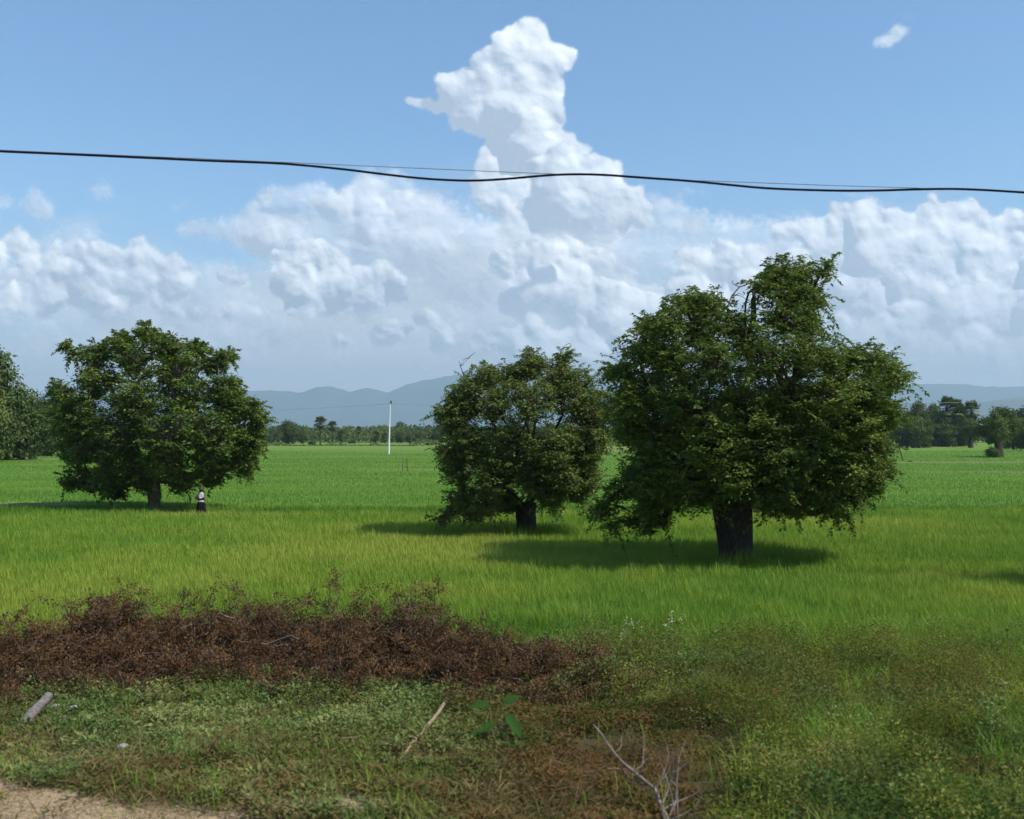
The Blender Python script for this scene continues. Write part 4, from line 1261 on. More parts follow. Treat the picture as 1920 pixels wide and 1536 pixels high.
def build_weeds():
    rg = np.random.default_rng(505)
    N = 15000
    y = 10.8 + 13.4 * rg.random(N)
    x = (rg.random(N) * 2 - 1) * (y * 0.5 + 1.0)
    px, py = pix(x, y)
    big = fbm(x * 0.5, y * 0.5, 4, 111)
    med = fbm(x * 1.5, y * 1.5, 3, 113)
    sd = sandy(x, y)
    right = sstep(px + 420 * (big - 0.5), 1050, 1250)
    far = sstep(py, 1330, 1230)
    low = sstep(py, 1360, 1450)
    brownp = sstep(fbm(x * 0.7 + 9, y * 0.7, 4, 117) + 0.10 * low * (1 - right) + 0.03 * right, 0.52, 0.66)
    clear = sstep(px, 1010, 1090) * sstep(px, 1420, 1330) * sstep(py, 1365, 1405)
    keep = (rg.random(N) > sd * 0.93) & (rg.random(N) > clear * 0.45) & ~((y > 22.4) & (rg.random(N) < 0.6))
    ht = (0.10 + 0.22 * med) * (1 - right) + right * (0.26 + 0.46 * big + 0.2 * far * med)
    ht = ht * (1 - 0.45 * low * (1 - right)) * rg.uniform(0.6, 1.3, N)
    cz = sstep(px, 780, 920) * sstep(px, 1430, 1250) * sstep(py, 1290, 1350)
    hue = np.clip(0.66 + 1.0 * (big - 0.5) + 0.5 * (med - 0.5) - right * 0.14 - 0.25 * cz, 0, 1)
    wit = np.clip(brownp * rg.uniform(0.1, 1.0, N) * (0.45 + 0.35 * low) + right * far * 0.2 * rg.random(N), 0, 1)
    wit = np.clip(wit + cz * sstep(med, 0.35, 0.6) * rg.random(N) * 0.9, 0, 1)
    wit = np.maximum(wit, (rg.random(N) < 0.10) * rg.random(N))
    ht = ht * (1 - 0.62 * clear) * (0.55 + 0.9 * sstep(fbm(x * 0.9 + 3, y * 0.9, 3, 119), 0.35, 0.65))
    wit = np.clip(wit + clear * rg.random(N) * 0.9, 0, 1)
    cnt = 16 + 22 * rg.random(N) + 18 * right
    ll = (0.035 + 0.075 * rg.random(N) ** 2) * (1 - 0.2 * right)
    k = keep
    k1 = k & (rg.random(N) > right * 0.5)
    leafy('weeds', x[k1], y[k1], ht[k1], (0.16 + 0.14 * rg.random(N))[k1], cnt[k1], ll[k1], (ll * 0.5)[k1], hue[k1], wit[k1], WEED, 1)
    # finer, taller scrub to the right
    N = 5200
    y = 10.8 + 15.0 * rg.random(N) ** 0.9
    x = (rg.random(N) * 2 - 1) * (y * 0.5 + 1.0)
    px, py = pix(x, y)
    big = fbm(x * 0.45, y * 0.45, 4, 131)
    m_ = sstep(px + 500 * (big - 0.5), 1080, 1300) * sstep(py + 160 * (big - 0.5) - 0.09 * (px - 1300), 1150, 1300)
    m_ = m_ * (1 - sstep(px, 1010, 1090) * sstep(px, 1420, 1330) * sstep(py, 1365, 1405))
    k = rg.random(N) < m_
    x, y, big, px, py = x[k], y[k], big[k], px[k], py[k]
    n_ = len(x)
    ht = (0.10 + 1.5 * sstep(fbm(x * 0.75, y * 0.75, 3, 137), 0.34, 0.72) * (0.35 + 0.5 * big)) * rg.uniform(0.55, 1.25, n_) * (0.45 + 0.55 * sstep(py, 1170, 1300))
    patchy = fbm(x * 0.8, y * 0.8, 3, 133)
    leafy('scrub', x, y, ht, rg.uniform(0.18, 0.38, n_), 60 + 50 * rg.random(n_), rg.uniform(0.03, 0.075, n_), rg.uniform(0.014, 0.03, n_),
          np.clip(0.50 + 1.5 * (patchy - 0.5) + 0.16 * rg.normal(size=n_), 0, 1), np.clip(sstep(big, 0.5, 0.7) * rg.random(n_) * 0.6, 0, 1), SCRUB, 2, flat=0.8)
    # grass among it
    N = 150000
    y = 10.8 + 14.5 * rg.random(N)
    x = (rg.random(N) * 2 - 1) * (y * 0.5 + 1.0)
    px, py = pix(x, y)
    cl = fbm(x * 1.3, y * 1.3, 4, 141)
    right = sstep(px, 1120, 1500)
    bare_ = sstep(px, 860, 980) * sstep(px, 1470, 1360) * sstep(py, 1300, 1370)
    k = (rg.random(N) > bare_ * 0.9) & (rg.random(N) < sstep(cl, 0.42, 0.62) * (0.25 + 0.75 * right) * (1 - 0.8 * sandy(x, y)) + 0.5 * sstep(y, 21, 23.5))
    x, y, cl, right = x[k], y[k], cl[k], right[k]
    n_ = len(x)
    h = (0.14 + 0.5 * (cl - 0.3)) * rg.uniform(0.5, 1.5, n_) * (0.7 + 0.8 * right)
    o = blades_mesh('grass', np.stack([x, y, gz(x, y) - 0.01], 1), np.maximum(h, 0.06), rg.uniform(0.003, 0.007, n_), rg.random(n_) * 6.283, rg.uniform(0.2, 1.0, n_),
                    np.clip(0.42 + 0.8 * (fbm(x * 0.6, y * 0.6, 3, 143) - 0.5) + rg.normal(size=n_) * 0.14, 0, 1), np.clip((rg.random(n_) < 0.16) * rg.random(n_) * 1.2, 0, 1), RICE)
    tag(o, kind='stuff')
    # dry straw lying and standing about
    N = 85000
    y = 10.6 + 11.0 * rg.random(N) ** 1.5
    x = (rg.random(N) * 2 - 1) * (y * 0.5 + 1.0)
    px, py = pix(x, y)
    cl = fbm(x * 1.0, y * 1.4, 4, 151)
    s_ = sandy(x, y)
    k = rg.random(N) < sstep(cl + 0.12 * sstep(py, 1380, 1480) * sstep(px, 1100, 500) + 0.3 * sstep(px, 420, 150) * sstep(py, 1350, 1410) + 0.16 * sstep(px, 800, 950) * sstep(px, 1430, 1300) * sstep(py, 1300, 1380), 0.47, 0.66) * 0.9 * (1 - 0.7 * s_) + 0.06
    x, y = x[k], y[k]
    n_ = len(x)
    e = rg.uniform(-0.1, 0.9, n_) ** 2
    a = rg.random(n_) * 6.283
    ax = np.stack([np.cos(a) * np.cos(e), np.sin(a) * np.cos(e), np.sin(e)], 1)
    tone = fbm(x * 0.8, y * 0.8, 3, 153)
    o = leaves_mesh('straw', np.stack([x, y, gz(x, y) + rg.uniform(0.0, 0.12, n_)], 1), ax, unit(rg.normal(size=(n_, 3)) * 0.4 + [0, 0, 1]), rg.uniform(0.08, 0.38, n_), rg.uniform(0.005, 0.012, n_),
                    np.clip(0.40 + 1.2 * (tone - 0.5) + 0.3 * sstep(pix(x, y)[0], 500, 150) - 0.25 * sstep(pix(x, y)[0], 800, 1000) + rg.normal(size=n_) * 0.2, 0, 1), (rg.random(n_) < 0.3) * rg.random(n_), STRAW)
    tag(o, kind='stuff')
    # pebbles and clods on the bare shoulder
    N = 2600
    y = 10.8 + 3.2 * rg.random(N)
    x = (rg.random(N) * 2 - 1) * (y * 0.5 + 0.6)
    k = rg.random(N) < 0.03 + sandy(x, y)
    x, y = x[k], y[k]
    oct_ = np.array([[1, 0, 0], [-1, 0, 0], [0, 1, 0], [0, -1, 0], [0, 0, 1], [0, 0, -1.0]])
    tri = np.array([[0, 2, 4], [2, 1, 4], [1, 3, 4], [3, 0, 4], [2, 0, 5], [1, 2, 5], [3, 1, 5], [0, 3, 5]])
    n_ = len(x)
    s = rg.uniform(0.006, 0.03, (n_, 1, 1)) * rg.uniform(0.6, 1.4, (n_, 6, 1))
    v = oct_[None] * s * [1, 1, 0.7] + np.stack([x, y, gz(x, y) + 0.004], 1)[:, None, :]
    o = add_mesh('gravel', v.reshape(-1, 3), (tri[None] + np.arange(n_)[:, None, None] * 6).reshape(-1), 3, plain_material('clod', (0.2, 0.145, 0.09), (0.42, 0.33, 0.23), 30.0), smooth=True)
    tag(o, kind='stuff')


build_weeds()


# ------------------------------------------------------------------ single sticks, logs, stones and plants one can point at
def stick(name, pts, r0, r1, mat, label, cat, group=None, forks=(), sides=7, seed=0):
    rg = np.random.default_rng(seed)
    P = [Vector(p) for p in pts]
    base = P[0].copy()
    tb = Tubes(sides)
    fine = np.array([bent(P[i], P[i + 1], rg, 0.015, 5)[:(5 if i == len(P) - 2 else 4)] for i in range(len(P) - 1)], dtype=object)
    path = np.concatenate([np.array(q, float) for q in fine]) - np.array(base)
    k_ = len(path)
    tb.add(path, np.linspace(r0, r1, k_) * (1 + 0.12 * rg.normal(size=k_)))
    for (i, dx, dy, dz, r) in forks:
        p0 = path[min(i, k_ - 1)]
        tb.add(bent(p0, p0 + np.array([dx, dy, dz]), rg, 0.12, 6), np.linspace(r, r * 0.35, 6))
    o = tb.build(name, mat)
    o.location = base
    return tag(o, label, cat, group)


def lift(v, h):
    return Vector((v.x, v.y, v.z + h))


def build_litter():
    sg = 'loose sticks and branches lying on the verge'
    g = plain_material('weathered_wood', (0.10, 0.082, 0.075), (0.25, 0.215, 0.20), 10.0, stretch=(2, 2, 6), bump=0.01)
    bare = plain_material('bare_branch_bark', (0.10, 0.075, 0.058), (0.25, 0.20, 0.165), 9.0)
    b0 = at(28, 1376)
    stick('log', [lift(b0, -0.03), pt(60, 1338, b0.y + 0.25), pt(95, 1303, b0.y + 0.5)], 0.085, 0.075, g, 'grey weathered log leaning out of the weeds at the left edge', 'log', seed=1, sides=10)
    b0 = at(215, 1296)
    stick('stump', [lift(b0, -0.05), lift(b0, 0.10), lift(Vector((b0.x + 0.05, b0.y, b0.z)), 0.2)], 0.07, 0.06, g, 'short grey stump in the weeds near the leaning log', 'stump', seed=2, sides=9)
    a, b = lift(at(272, 1246), 0.08), lift(at(240, 1226), 0.16)
    stick('stick', [b, a], 0.045, 0.035, plain_material('red_bark', (0.20, 0.08, 0.04), (0.36, 0.17, 0.09), 12.0), 'short reddish cut branch below the leftmost tall brush heap', 'stick', sg, seed=3)
    b0 = at(748, 1440)
    stick('pole_fragment', [lift(b0, 0.05), pt(790, 1376, b0.y + 1.25), pt(832, 1320, b0.y + 2.6)], 0.026, 0.032, WOOD, 'straight straw coloured bamboo pole lying slantwise in the weeds', 'bamboo pole', sg, seed=4)
    b0 = at(1180, 1536)
    q = pt(1250, 1530, b0.y + 0.1)
    stick('bare_branch', [lift(at(1262, 1556), 0.0), pt(1228, 1480, 12.55), pt(1168, 1430, 12.7), pt(1112, 1358, 12.9)], 0.026, 0.009, bare,
          'bare grey forked branch standing in the weeds at the bottom', 'branch', sg, forks=((3, 0.12, 0.2, 0.55, 0.016), (5, -0.25, 0.1, 0.12, 0.010), (6, 0.08, 0.1, 0.42, 0.012), (7, 0.3, 0.1, 0.12, 0.009), (1, 0.28, 0.1, 0.62, 0.014), (9, 0.12, 0.1, 0.2, 0.007), (2, 0.45, 0.15, 0.18, 0.012), (0, 0.02, 0.1, 0.85, 0.016), (0, 0.16, 0.15, 0.95, 0.013), (0, -0.12, 0.1, 0.7, 0.012), (1, 0.35, 0.1, 0.35, 0.010), (4, 0.2, 0.1, 0.3, 0.007)), seed=5)
    stick('stalk', [pt(1056, 1447, 14.2), pt(1150, 1441, 14.25), pt(1280, 1452, 14.3), pt(1425, 1467, 14.4)], 0.012, 0.005, WOOD, 'long thin pale stalk crossing the bare forked branch', 'stalk', sg, seed=6)
    stick('stick', [lift(at(830, 1484), 0.06), lift(at(905, 1516), 0.03)], 0.014, 0.018, bare, 'brown stick lying near the middle of the bottom edge', 'stick', sg, seed=7)
    stick('stick', [lift(at(726, 1326), 0.12), lift(at(766, 1352), 0.1)], 0.016, 0.012, WOOD, 'short pale stick just above the bamboo pole', 'stick', sg, seed=8)
    stick('stick', [lift(at(640, 1290), 0.16), lift(at(664, 1284), 0.2), lift(at(692, 1286), 0.15)], 0.022, 0.014, WOOD, 'pale curved stick at the foot of the darkest brush heap', 'stick', sg, seed=9)
    stick('stick', [lift(at(500, 1300), 0.06), lift(at(528, 1262), 0.3), pt(560, 1200, at(528, 1262).y)], 0.02, 0.009, bare, 'crooked grey branch leaning on the brush heap with the pale cut ends', 'branch', sg, forks=((5, 0.25, 0.05, 0.05, 0.007), (6, -0.15, 0.0, 0.12, 0.006)), seed=10)
    stick('stick', [lift(at(450, 1292), 0.06), lift(at(492, 1282), 0.14)], 0.018, 0.014, bare, 'dark forked stick in the weeds below the crooked grey branch', 'stick', sg, forks=((4, 0.06, 0.0, 0.16, 0.012),), seed=11)
    stick('stick', [lift(at(610, 1402), 0.1), lift(at(670, 1398), 0.12)], 0.009, 0.006, WOOD, 'thin pale stick left of the bamboo pole', 'stick', sg, seed=12)
    stick('stick', [lift(at(405, 1496), 0.07), lift(at(540, 1520), 0.05)], 0.010, 0.006, WOOD, 'long pale stick near the bottom left of the verge', 'stick', sg, seed=13)
    # stones
    sm = plain_material('pale_stone', (0.22, 0.21, 0.20), (0.40, 0.385, 0.365), 12.0, bump=0.01)
    rg = np.random.default_rng(61)
    for (x, y, s, lb) in ((104, 1336, 0.075, 'white stone beside the leaning log'), (138, 1340, 0.085, 'grey stone right of the white one'), (230, 1412, 0.065, 'flat grey stone in the weeds below the grey stump'), (470, 1506, 0.06, 'pale flat stone near the long stick at the bottom')):
        bm = bmesh.new()
        bmesh.ops.create_icosphere(bm, subdivisions=3, radius=1.0)
        for v in bm.verts:
            d = v.co.normalized()
            k_ = 1 + 0.28 * math.sin(d.x * 3 + s * 90) * math.sin(d.y * 4 + 1) + 0.14 * math.sin(d.z * 7 + d.x * 5 + s * 50) + 0.05 * math.sin(d.y * 13 + d.x * 9)
            v.co = Vector((d.x * 1.2, d.y, d.z * 0.62)) * k_ * s
        me = bpy.data.meshes.new('stone')
        bm.to_mesh(me)
        bm.free()
        me.materials.append(sm)
        me.polygons.foreach_set('use_smooth', np.full(len(me.polygons), True))
        o = bpy.data.objects.new('stone', me)
        o.location = lift(at(x, y), s * 0.6 + 0.05)
        C.objects.link(o)
        tag(o, lb, 'stone', 'stones in the weeds')

    def herb(name, base_px, top_py, label, cat, n_stem, ll, lw, hue, seed, per=22, mat=WEED, spread=0.1, flowers=False, group=None):
        rg = np.random.default_rng(seed)
        b = at(*base_px)
        Ht = (base_px[1] - top_py) / PH_F * b.y
        root = root_of(name, b, label, cat, group)
        tb = Tubes(4)
        P, A, F = [], [], []
        for _ in range(n_stem):
            e = np.array([rg.normal() * spread, rg.normal() * spread, Ht * rg.uniform(0.7, 1.05)])
            q = bent([rg.normal() * 0.03, rg.normal() * 0.03, -0.03], e, rg, 0.07, 8)
            tb.add(q, np.linspace(0.006, 0.002, 8), cap=False)
            for _k in range(per):
                i = rg.uniform(2, 7)
                p = q[int(i)] + (q[min(int(i) + 1, 7)] - q[int(i)]) * (i % 1)
                a = rg.random() * 6.283
                P.append(p)
                A.append([math.cos(a), math.sin(a), rg.uniform(-0.1, 0.7)])
            F.append(q[-1])
        tb.build('stem', WEED_STEM, root)
        P, A = np.array(P), np.array(A)
        n_ = len(P)
        leaves_mesh('foliage', P, A, unit(rg.normal(size=(n_, 3)) * 0.4 + [0, 0, 1]), ll * rg.uniform(0.6, 1.2, n_), lw * rg.uniform(0.7, 1.2, n_), np.clip(hue + rg.normal(size=n_) * 0.1, 0, 1), np.zeros(n_), mat, root)
        if flowers:
            F = np.repeat(np.array(F), 9, 0)
            n_ = len(F)
            leaves_mesh('blossoms', F + rg.normal(size=(n_, 3)) * [0.03, 0.03, 0.06], unit(rg.normal(size=(n_, 3))), unit(rg.normal(size=(n_, 3))), np.full(n_, 0.028), np.full(n_, 0.026), np.full(n_, 1.0), np.zeros(n_), FLOWER, root)
        return root

    herb('tall_weed', (1256, 1262), 1156, 'slender tall weed with pale flower heads at the field edge right of centre', 'weed', 6, 0.06, 0.025, 0.85, 3, flowers=True, group='tall weeds standing out of the scrub')
    herb('tall_weed', (1180, 1258), 1170, 'low flowering weed left of the slender tall one at the field edge', 'weed', 6, 0.05, 0.022, 0.8, 4, flowers=True, group='tall weeds standing out of the scrub')
    herb('tall_weed', (1866, 1420), 1272, 'bushy weed with yellow green leaves close to the right edge', 'weed', 9, 0.08, 0.035, 0.98, 5, per=26, spread=0.14, group='tall weeds standing out of the scrub')
    herb('tall_weed', (1792, 1395), 1290, 'yellow green weed left of the bushy one near the right edge', 'weed', 7, 0.07, 0.03, 0.92, 6, per=22, spread=0.12, group='tall weeds standing out of the scrub')
    herb('tall_weed', (1640, 1440), 1330, 'pale leaved weed with curled tips in the middle of the right scrub', 'weed', 4, 0.09, 0.03, 1.0, 7, per=16, group='tall weeds standing out of the scrub')
    herb('tall_weed', (1700, 1530), 1440, 'bright leafy weed near the bottom right corner', 'weed', 8, 0.085, 0.04, 0.95, 8, per=20, spread=0.16, group='tall weeds standing out of the scrub')
    herb('dry_shrub', (1195, 1430), 1345, 'rust coloured dead shrub behind the bare forked branch', 'dead shrub', 8, 0.05, 0.016, 0.95, 9, per=26, mat=DEAD_LEAF, spread=0.12)
    herb('dry_shrub', (395, 1420), 1372, 'small rust brown dead shrub among the green weeds on the left', 'dead shrub', 8, 0.05, 0.022, 0.9, 10, per=22, mat=DEAD_LEAF, spread=0.14)
    herb('leafy_weed', (215, 1262), 1205, 'bright green leafy weed in front of the leftmost tall brush heap', 'weed', 12, 0.07, 0.035, 0.72, 11, per=26, spread=0.26)
    herb('leafy_weed', (365, 1258), 1212, 'pale green leafy weed below the pale cut branch ends', 'weed', 12, 0.06, 0.03, 0.85, 12, per=26, spread=0.26)
    # a grass tuft with broad pale blades
    rg = np.random.default_rng(71)
    for (x, y, tp, lb) in ((1412, 1440, 1352, 'tuft of broad pale grass blades in the scrub right of the bare branch'), (1450, 1425, 1346, 'narrower grass tuft just right of the broad pale one')):
        b = at(x, y)
        n_ = 26
        h = (y - tp) / PH_F * b.y * rg.uniform(0.55, 1.0, n_)
        o = blades_mesh('grass_tuft', np.stack([rg.normal(size=n_) * 0.05, rg.normal(size=n_) * 0.05, np.zeros(n_)], 1), h, rg.uniform(0.006, 0.012, n_), rg.random(n_) * 6.283, rg.uniform(0.1, 0.7, n_), rg.uniform(0.5, 0.95, n_), np.zeros(n_), RICE)
        o.location = b
        tag(o, lb, 'grass tuft', 'grass tufts in the scrub')
    # broad-leaved plant
    b = at(935, 1405)
    root = root_of('broad_leaved_plant', b, 'plant with a few large smooth green leaves in front of the lowest brush', 'plant')
    big = leaf_material('broad_leaf', [(0.0, (0.022, 0.062, 0.012)), (1.0, (0.038, 0.092, 0.018))], dry=(0.1, 0.08, 0.03), trans=0.3, rough=0.85, spec=0.08)
    for (dx, dz, ax, L, W) in ((-0.12, 0.62, (-0.9, -0.2, 0.15), 0.34, 0.15), (0.10, 0.50, (0.6, -0.3, -0.65), 0.37, 0.18), (-0.05, 0.38, (-0.7, -0.5, -0.2), 0.29, 0.13), (0.05, 0.62, (0.5, 0.2, 0.35), 0.34, 0.15), (-0.22, 0.25, (-0.8, -0.3, -0.3), 0.32, 0.16)):
        tb = Tubes(5)
        tb.add(bent([0, 0, -0.03], [dx, 0, dz], rg, 0.05, 6), np.linspace(0.012, 0.007, 6), cap=False)
        so = tb.build('stalk', WEED_STEM, root)
        a_ = Vector(ax).normalized()
        s_ = a_.cross(Vector((0, -0.5, 0.85))).normalized()
        u_ = s_.cross(a_)
        V, F = [], []
        for i in range(9):
            t_ = i / 8
            w = W * 0.5 * math.sin(math.pi * t_ ** 0.75) ** 0.8 if 0 < t_ < 1 else 0.004
            c_ = Vector((dx, 0, dz)) + a_ * L * t_ - Vector((0, 0, 0.22 * L * t_ * t_))
            for q in (-1, -0.5, 0, 0.5, 1):
                V.append(c_ + s_ * w * q * (1 + 0.1 * math.sin(i * 2.3 + q * 3)) + u_ * (w * 0.35 * abs(q) + 0.012 * math.sin(i * 1.9 + q * 4 + dx * 30)))
        for i in range(8):
            for q in range(4):
                F.append((i * 5 + q, i * 5 + q + 1, (i + 1) * 5 + q + 1, (i + 1) * 5 + q))
        k_ = len(V)
        add_mesh('leaf', np.array([tuple(v) for v in V]), F, 4, big, root, True, attrs=[('hue', 'POINT', np.full(k_, rg.random())), ('wither', 'POINT', np.zeros(k_))])


WEED_STEM = plain_material('weed_stem', (0.09, 0.12, 0.04), (0.17, 0.18, 0.07), 20.0)
FLOWER = leaf_material('flower', [(0.0, (0.6, 0.55, 0.3)), (1.0, (0.75, 0.72, 0.48))], trans=0.3)
build_litter()


# ------------------------------------------------------------------ overhead cable, far power line, posts
def build_lines():
    black = plain_material('black_insulation', (0.006, 0.006, 0.008), (0.012, 0.012, 0.014), 3.0, rough=0.8, spec=0.1)
    steel = plain_material('steel_strand', (0.10, 0.10, 0.11), (0.16, 0.16, 0.17), 3.0, rough=0.5)
    D = 22.0
    pts = [(-700, 246), (-300, 268), (0, 284), (120, 289), (250, 295), (400, 302), (520, 306), (580, 311), (650, 318), (720, 327), (790, 335), (860, 339), (900, 339), (960, 335), (1020, 329), (1070, 326.5), (1130, 327.5), (1200, 333),
           (1290, 339), (1360, 346), (1430, 353), (1500, 356), (1580, 358), (1650, 357.5), (1720, 355), (1790, 354), (1850, 356.5), (1920, 361), (2200, 380), (2620, 400)]
    xs = np.linspace(-700, 2620, 240)
    py = np.interp(xs, [p[0] for p in pts], [p[1] for p in pts])
    ker = np.hanning(9)
    py = np.convolve(np.pad(py, 4, mode='edge'), ker / ker.sum(), 'valid')
    tb = Tubes(8)
    P = np.array([tuple(pt(x, y, D)) for x, y in zip(xs, py)])
    root = P[0].copy()
    tb.add(P - root, np.full(len(P), 0.0235), cap=False)
    o = tb.build('overhead_cable', black)
    o.location = root
    tag(o, 'thick black overhead cable looping loosely across the sky', 'cable')
    st = [(-700, 243), (0, 281.5), (300, 294.5), (520, 304), (700, 312), (850, 318.5), (1000, 325), (1070, 327), (1180, 332), (1300, 338.5), (1400, 342), (1560, 348), (1730, 353), (1850, 356), (1920, 359), (2620, 396)]
    tb = Tubes(6)
    ys = np.interp(xs, [p[0] for p in st], [p[1] for p in st])
    P = np.array([tuple(pt(x, y, D + 0.03)) for x, y in zip(xs, ys)])
    root = P[0].copy()
    tb.add(P - root, np.full(len(P), 0.0068), cap=False)
    o = tb.build('support_wire', steel)
    o.location = root
    tag(o, 'thin straight wire stretched just above the thick black cable', 'wire')
    # white pole with its cap, and the line it carries
    b = at(729, 852)
    h = (852 - 758) / PH_F * b.y
    root = root_of('utility_pole', b, 'slender white utility pole standing alone in the green field', 'utility pole')
    tb = Tubes(12)
    t_ = np.linspace(0, 1, 8)
    tb.add(np.stack([0.32 * t_, 0 * t_, -0.3 + (h + 0.3) * t_], 1), 0.21 - 0.07 * t_)
    tb.build('pole', plain_material('white_concrete', (0.62, 0.62, 0.60), (0.78, 0.78, 0.76), 0.8), root)
    tb = Tubes(8)
    tb.add([[0.32, 0, h - 0.3], [0.42, 0, h + 0.05], [0.55, 0, h + 0.5]], [0.10, 0.09, 0.07])
    arm = tb.build('bracket', black, root)
    tb = Tubes(10)
    tb.add([[0.55, 0, h + 0.25], [0.55, 0, h + 0.4], [0.55, 0, h + 0.55], [0.55, 0, h + 0.75], [0.55, 0, h + 0.85]], [0.12, 0.22, 0.14, 0.22, 0.08])
    tb.build('insulator', black, arm)
    D = b.y
    top = pt(732, 757, D)
    tb = Tubes(5)
    for (x0, y0, x1, y1, sag) in ((240, 776, 732, 757, 4), (732, 757, 1230, 766, 4), (1230, 766, 1990, 750, 1)):
        q = np.linspace(0, 1, 24)
        px = x0 + (x1 - x0) * q
        py_ = y0 + (y1 - y0) * q + sag * 4 * q * (1 - q)
        P = np.array([tuple(pt(x, y, D) - top) for x, y in zip(px, py_)])
        tb.add(P, np.full(24, 0.045), cap=False)
    o = tb.build('power_line', plain_material('aluminium_wire', (0.22, 0.22, 0.23), (0.3, 0.3, 0.31), 1.0, rough=0.4, spec=0.5))
    o.location = top
    tag(o, 'faint distant power line running off the top of the white pole', 'wire')
    # posts in the field
    pm = plain_material('old_post', (0.07, 0.055, 0.045), (0.15, 0.12, 0.10), 6.0, stretch=(2, 2, 0.5))
    for (x, y, ty, lean, r, lb, g) in ((755, 884, 861, 0.03, 0.05, 'thinner of two fence posts in the field right of the white pole', 'thin posts in the field'),
                                       (764, 884, 860, -0.08, 0.07, 'thicker of two fence posts in the field right of the white pole', 'thin posts in the field')):
        b = at(x, y)
        h = (y - ty) / PH_F * b.y
        tb = Tubes(7)
        tb.add([[0, 0, -0.2], [lean * 0.4, 0, h * 0.5], [lean, 0, h * 0.9], [lean * 1.1, 0, h]], [r, r * 0.95, r * 0.9, r * 0.6])
        o = tb.build('fence_post', pm)
        o.location = b
        tag(o, lb, 'post', g)
    for (x0, y0, x1, y1, r, lb) in ((1676, 858, 1675, 840, 0.10, 'upright half of a crooked post frame right of the largest tree'), (1694, 865, 1682, 832, 0.14, 'leaning dark post right of the largest tree')):
        b = at(x0, y0)
        e = pt(x1, y1, b.y) - b
        tb = Tubes(8)
        tb.add([[0, 0, -0.2], [e.x * 0.5 + 0.1, 0, e.z * 0.5], [e.x, 0, e.z], [e.x * 1.02, 0, e.z * 1.04]], [r, r * 0.9, r * 0.75, r * 0.4])
        o = tb.build('leaning_post', pm)
        o.location = b
        tag(o, lb, 'post', 'posts by the right grove')
    b = at(1706, 866)
    tb = Tubes(8)
    tb.add([[-0.4, 0, 0.12], [-0.1, 0.05, 0.16], [0.2, 0, 0.15], [0.5, 0, 0.1]], [0.1, 0.17, 0.16, 0.06])
    o = tb.build('log', pm)
    o.location = b
    tag(o, 'small dark log lying on the dry bund beside the leaning post', 'log')


build_lines()


# ------------------------------------------------------------------ the walking person
def skin_mesh(nodes, edges, root_i, sub=2):
    me = bpy.data.meshes.new('tmp')
    me.from_pydata([n_[0] for n_ in nodes], edges, [])
    o = bpy.data.objects.new('tmp', me)
    C.objects.link(o)
    sk = o.modifiers.new('s', 'SKIN')
    sk.use_smooth_shade = True
    for i, n_ in enumerate(nodes):
        r = n_[1]
        me.skin_vertices[0].data[i].radius = r if isinstance(r, tuple) else (r, r)
    me.skin_vertices[0].data[root_i].use_root = True
    ss_ = o.modifiers.new('d', 'SUBSURF')
    ss_.levels = sub
    ss_.render_levels = sub
    dg = bpy.context.evaluated_depsgraph_get()
    res = bpy.data.meshes.new_from_object(o.evaluated_get(dg))
    bpy.data.objects.remove(o)
    bpy.data.meshes.remove(me)
    return res


def link_mesh(name, me, mat, parent):
    me.name = name
    me.materials.clear()
    me.materials.append(mat)
    o = bpy.data.objects.new(name, me)
    C.objects.link(o)
    o.parent = parent
    return o


def loft(name, rings, mat, parent, k=28, fold=0.0, closed=False):
    """rings: (x, y, z, rx, ry)."""
    V, F = [], []
    for j, (x, y, z, rx, ry) in enumerate(rings):
        for i in range(k):
            a = i / k * 2 * math.pi
            w = 1 + fold * math.sin(a * 7 + j * 0.2) * j / len(rings)
            V.append((x + math.cos(a) * rx * w, y + math.sin(a) * ry * w, z))
    for j in range(len(rings) - 1):
        for i in range(k):
            F.append((j * k + i, j * k + (i + 1) % k, (j + 1) * k + (i + 1) % k, (j + 1) * k + i))
    return add_mesh(name, V, F, 4, mat, parent, True)


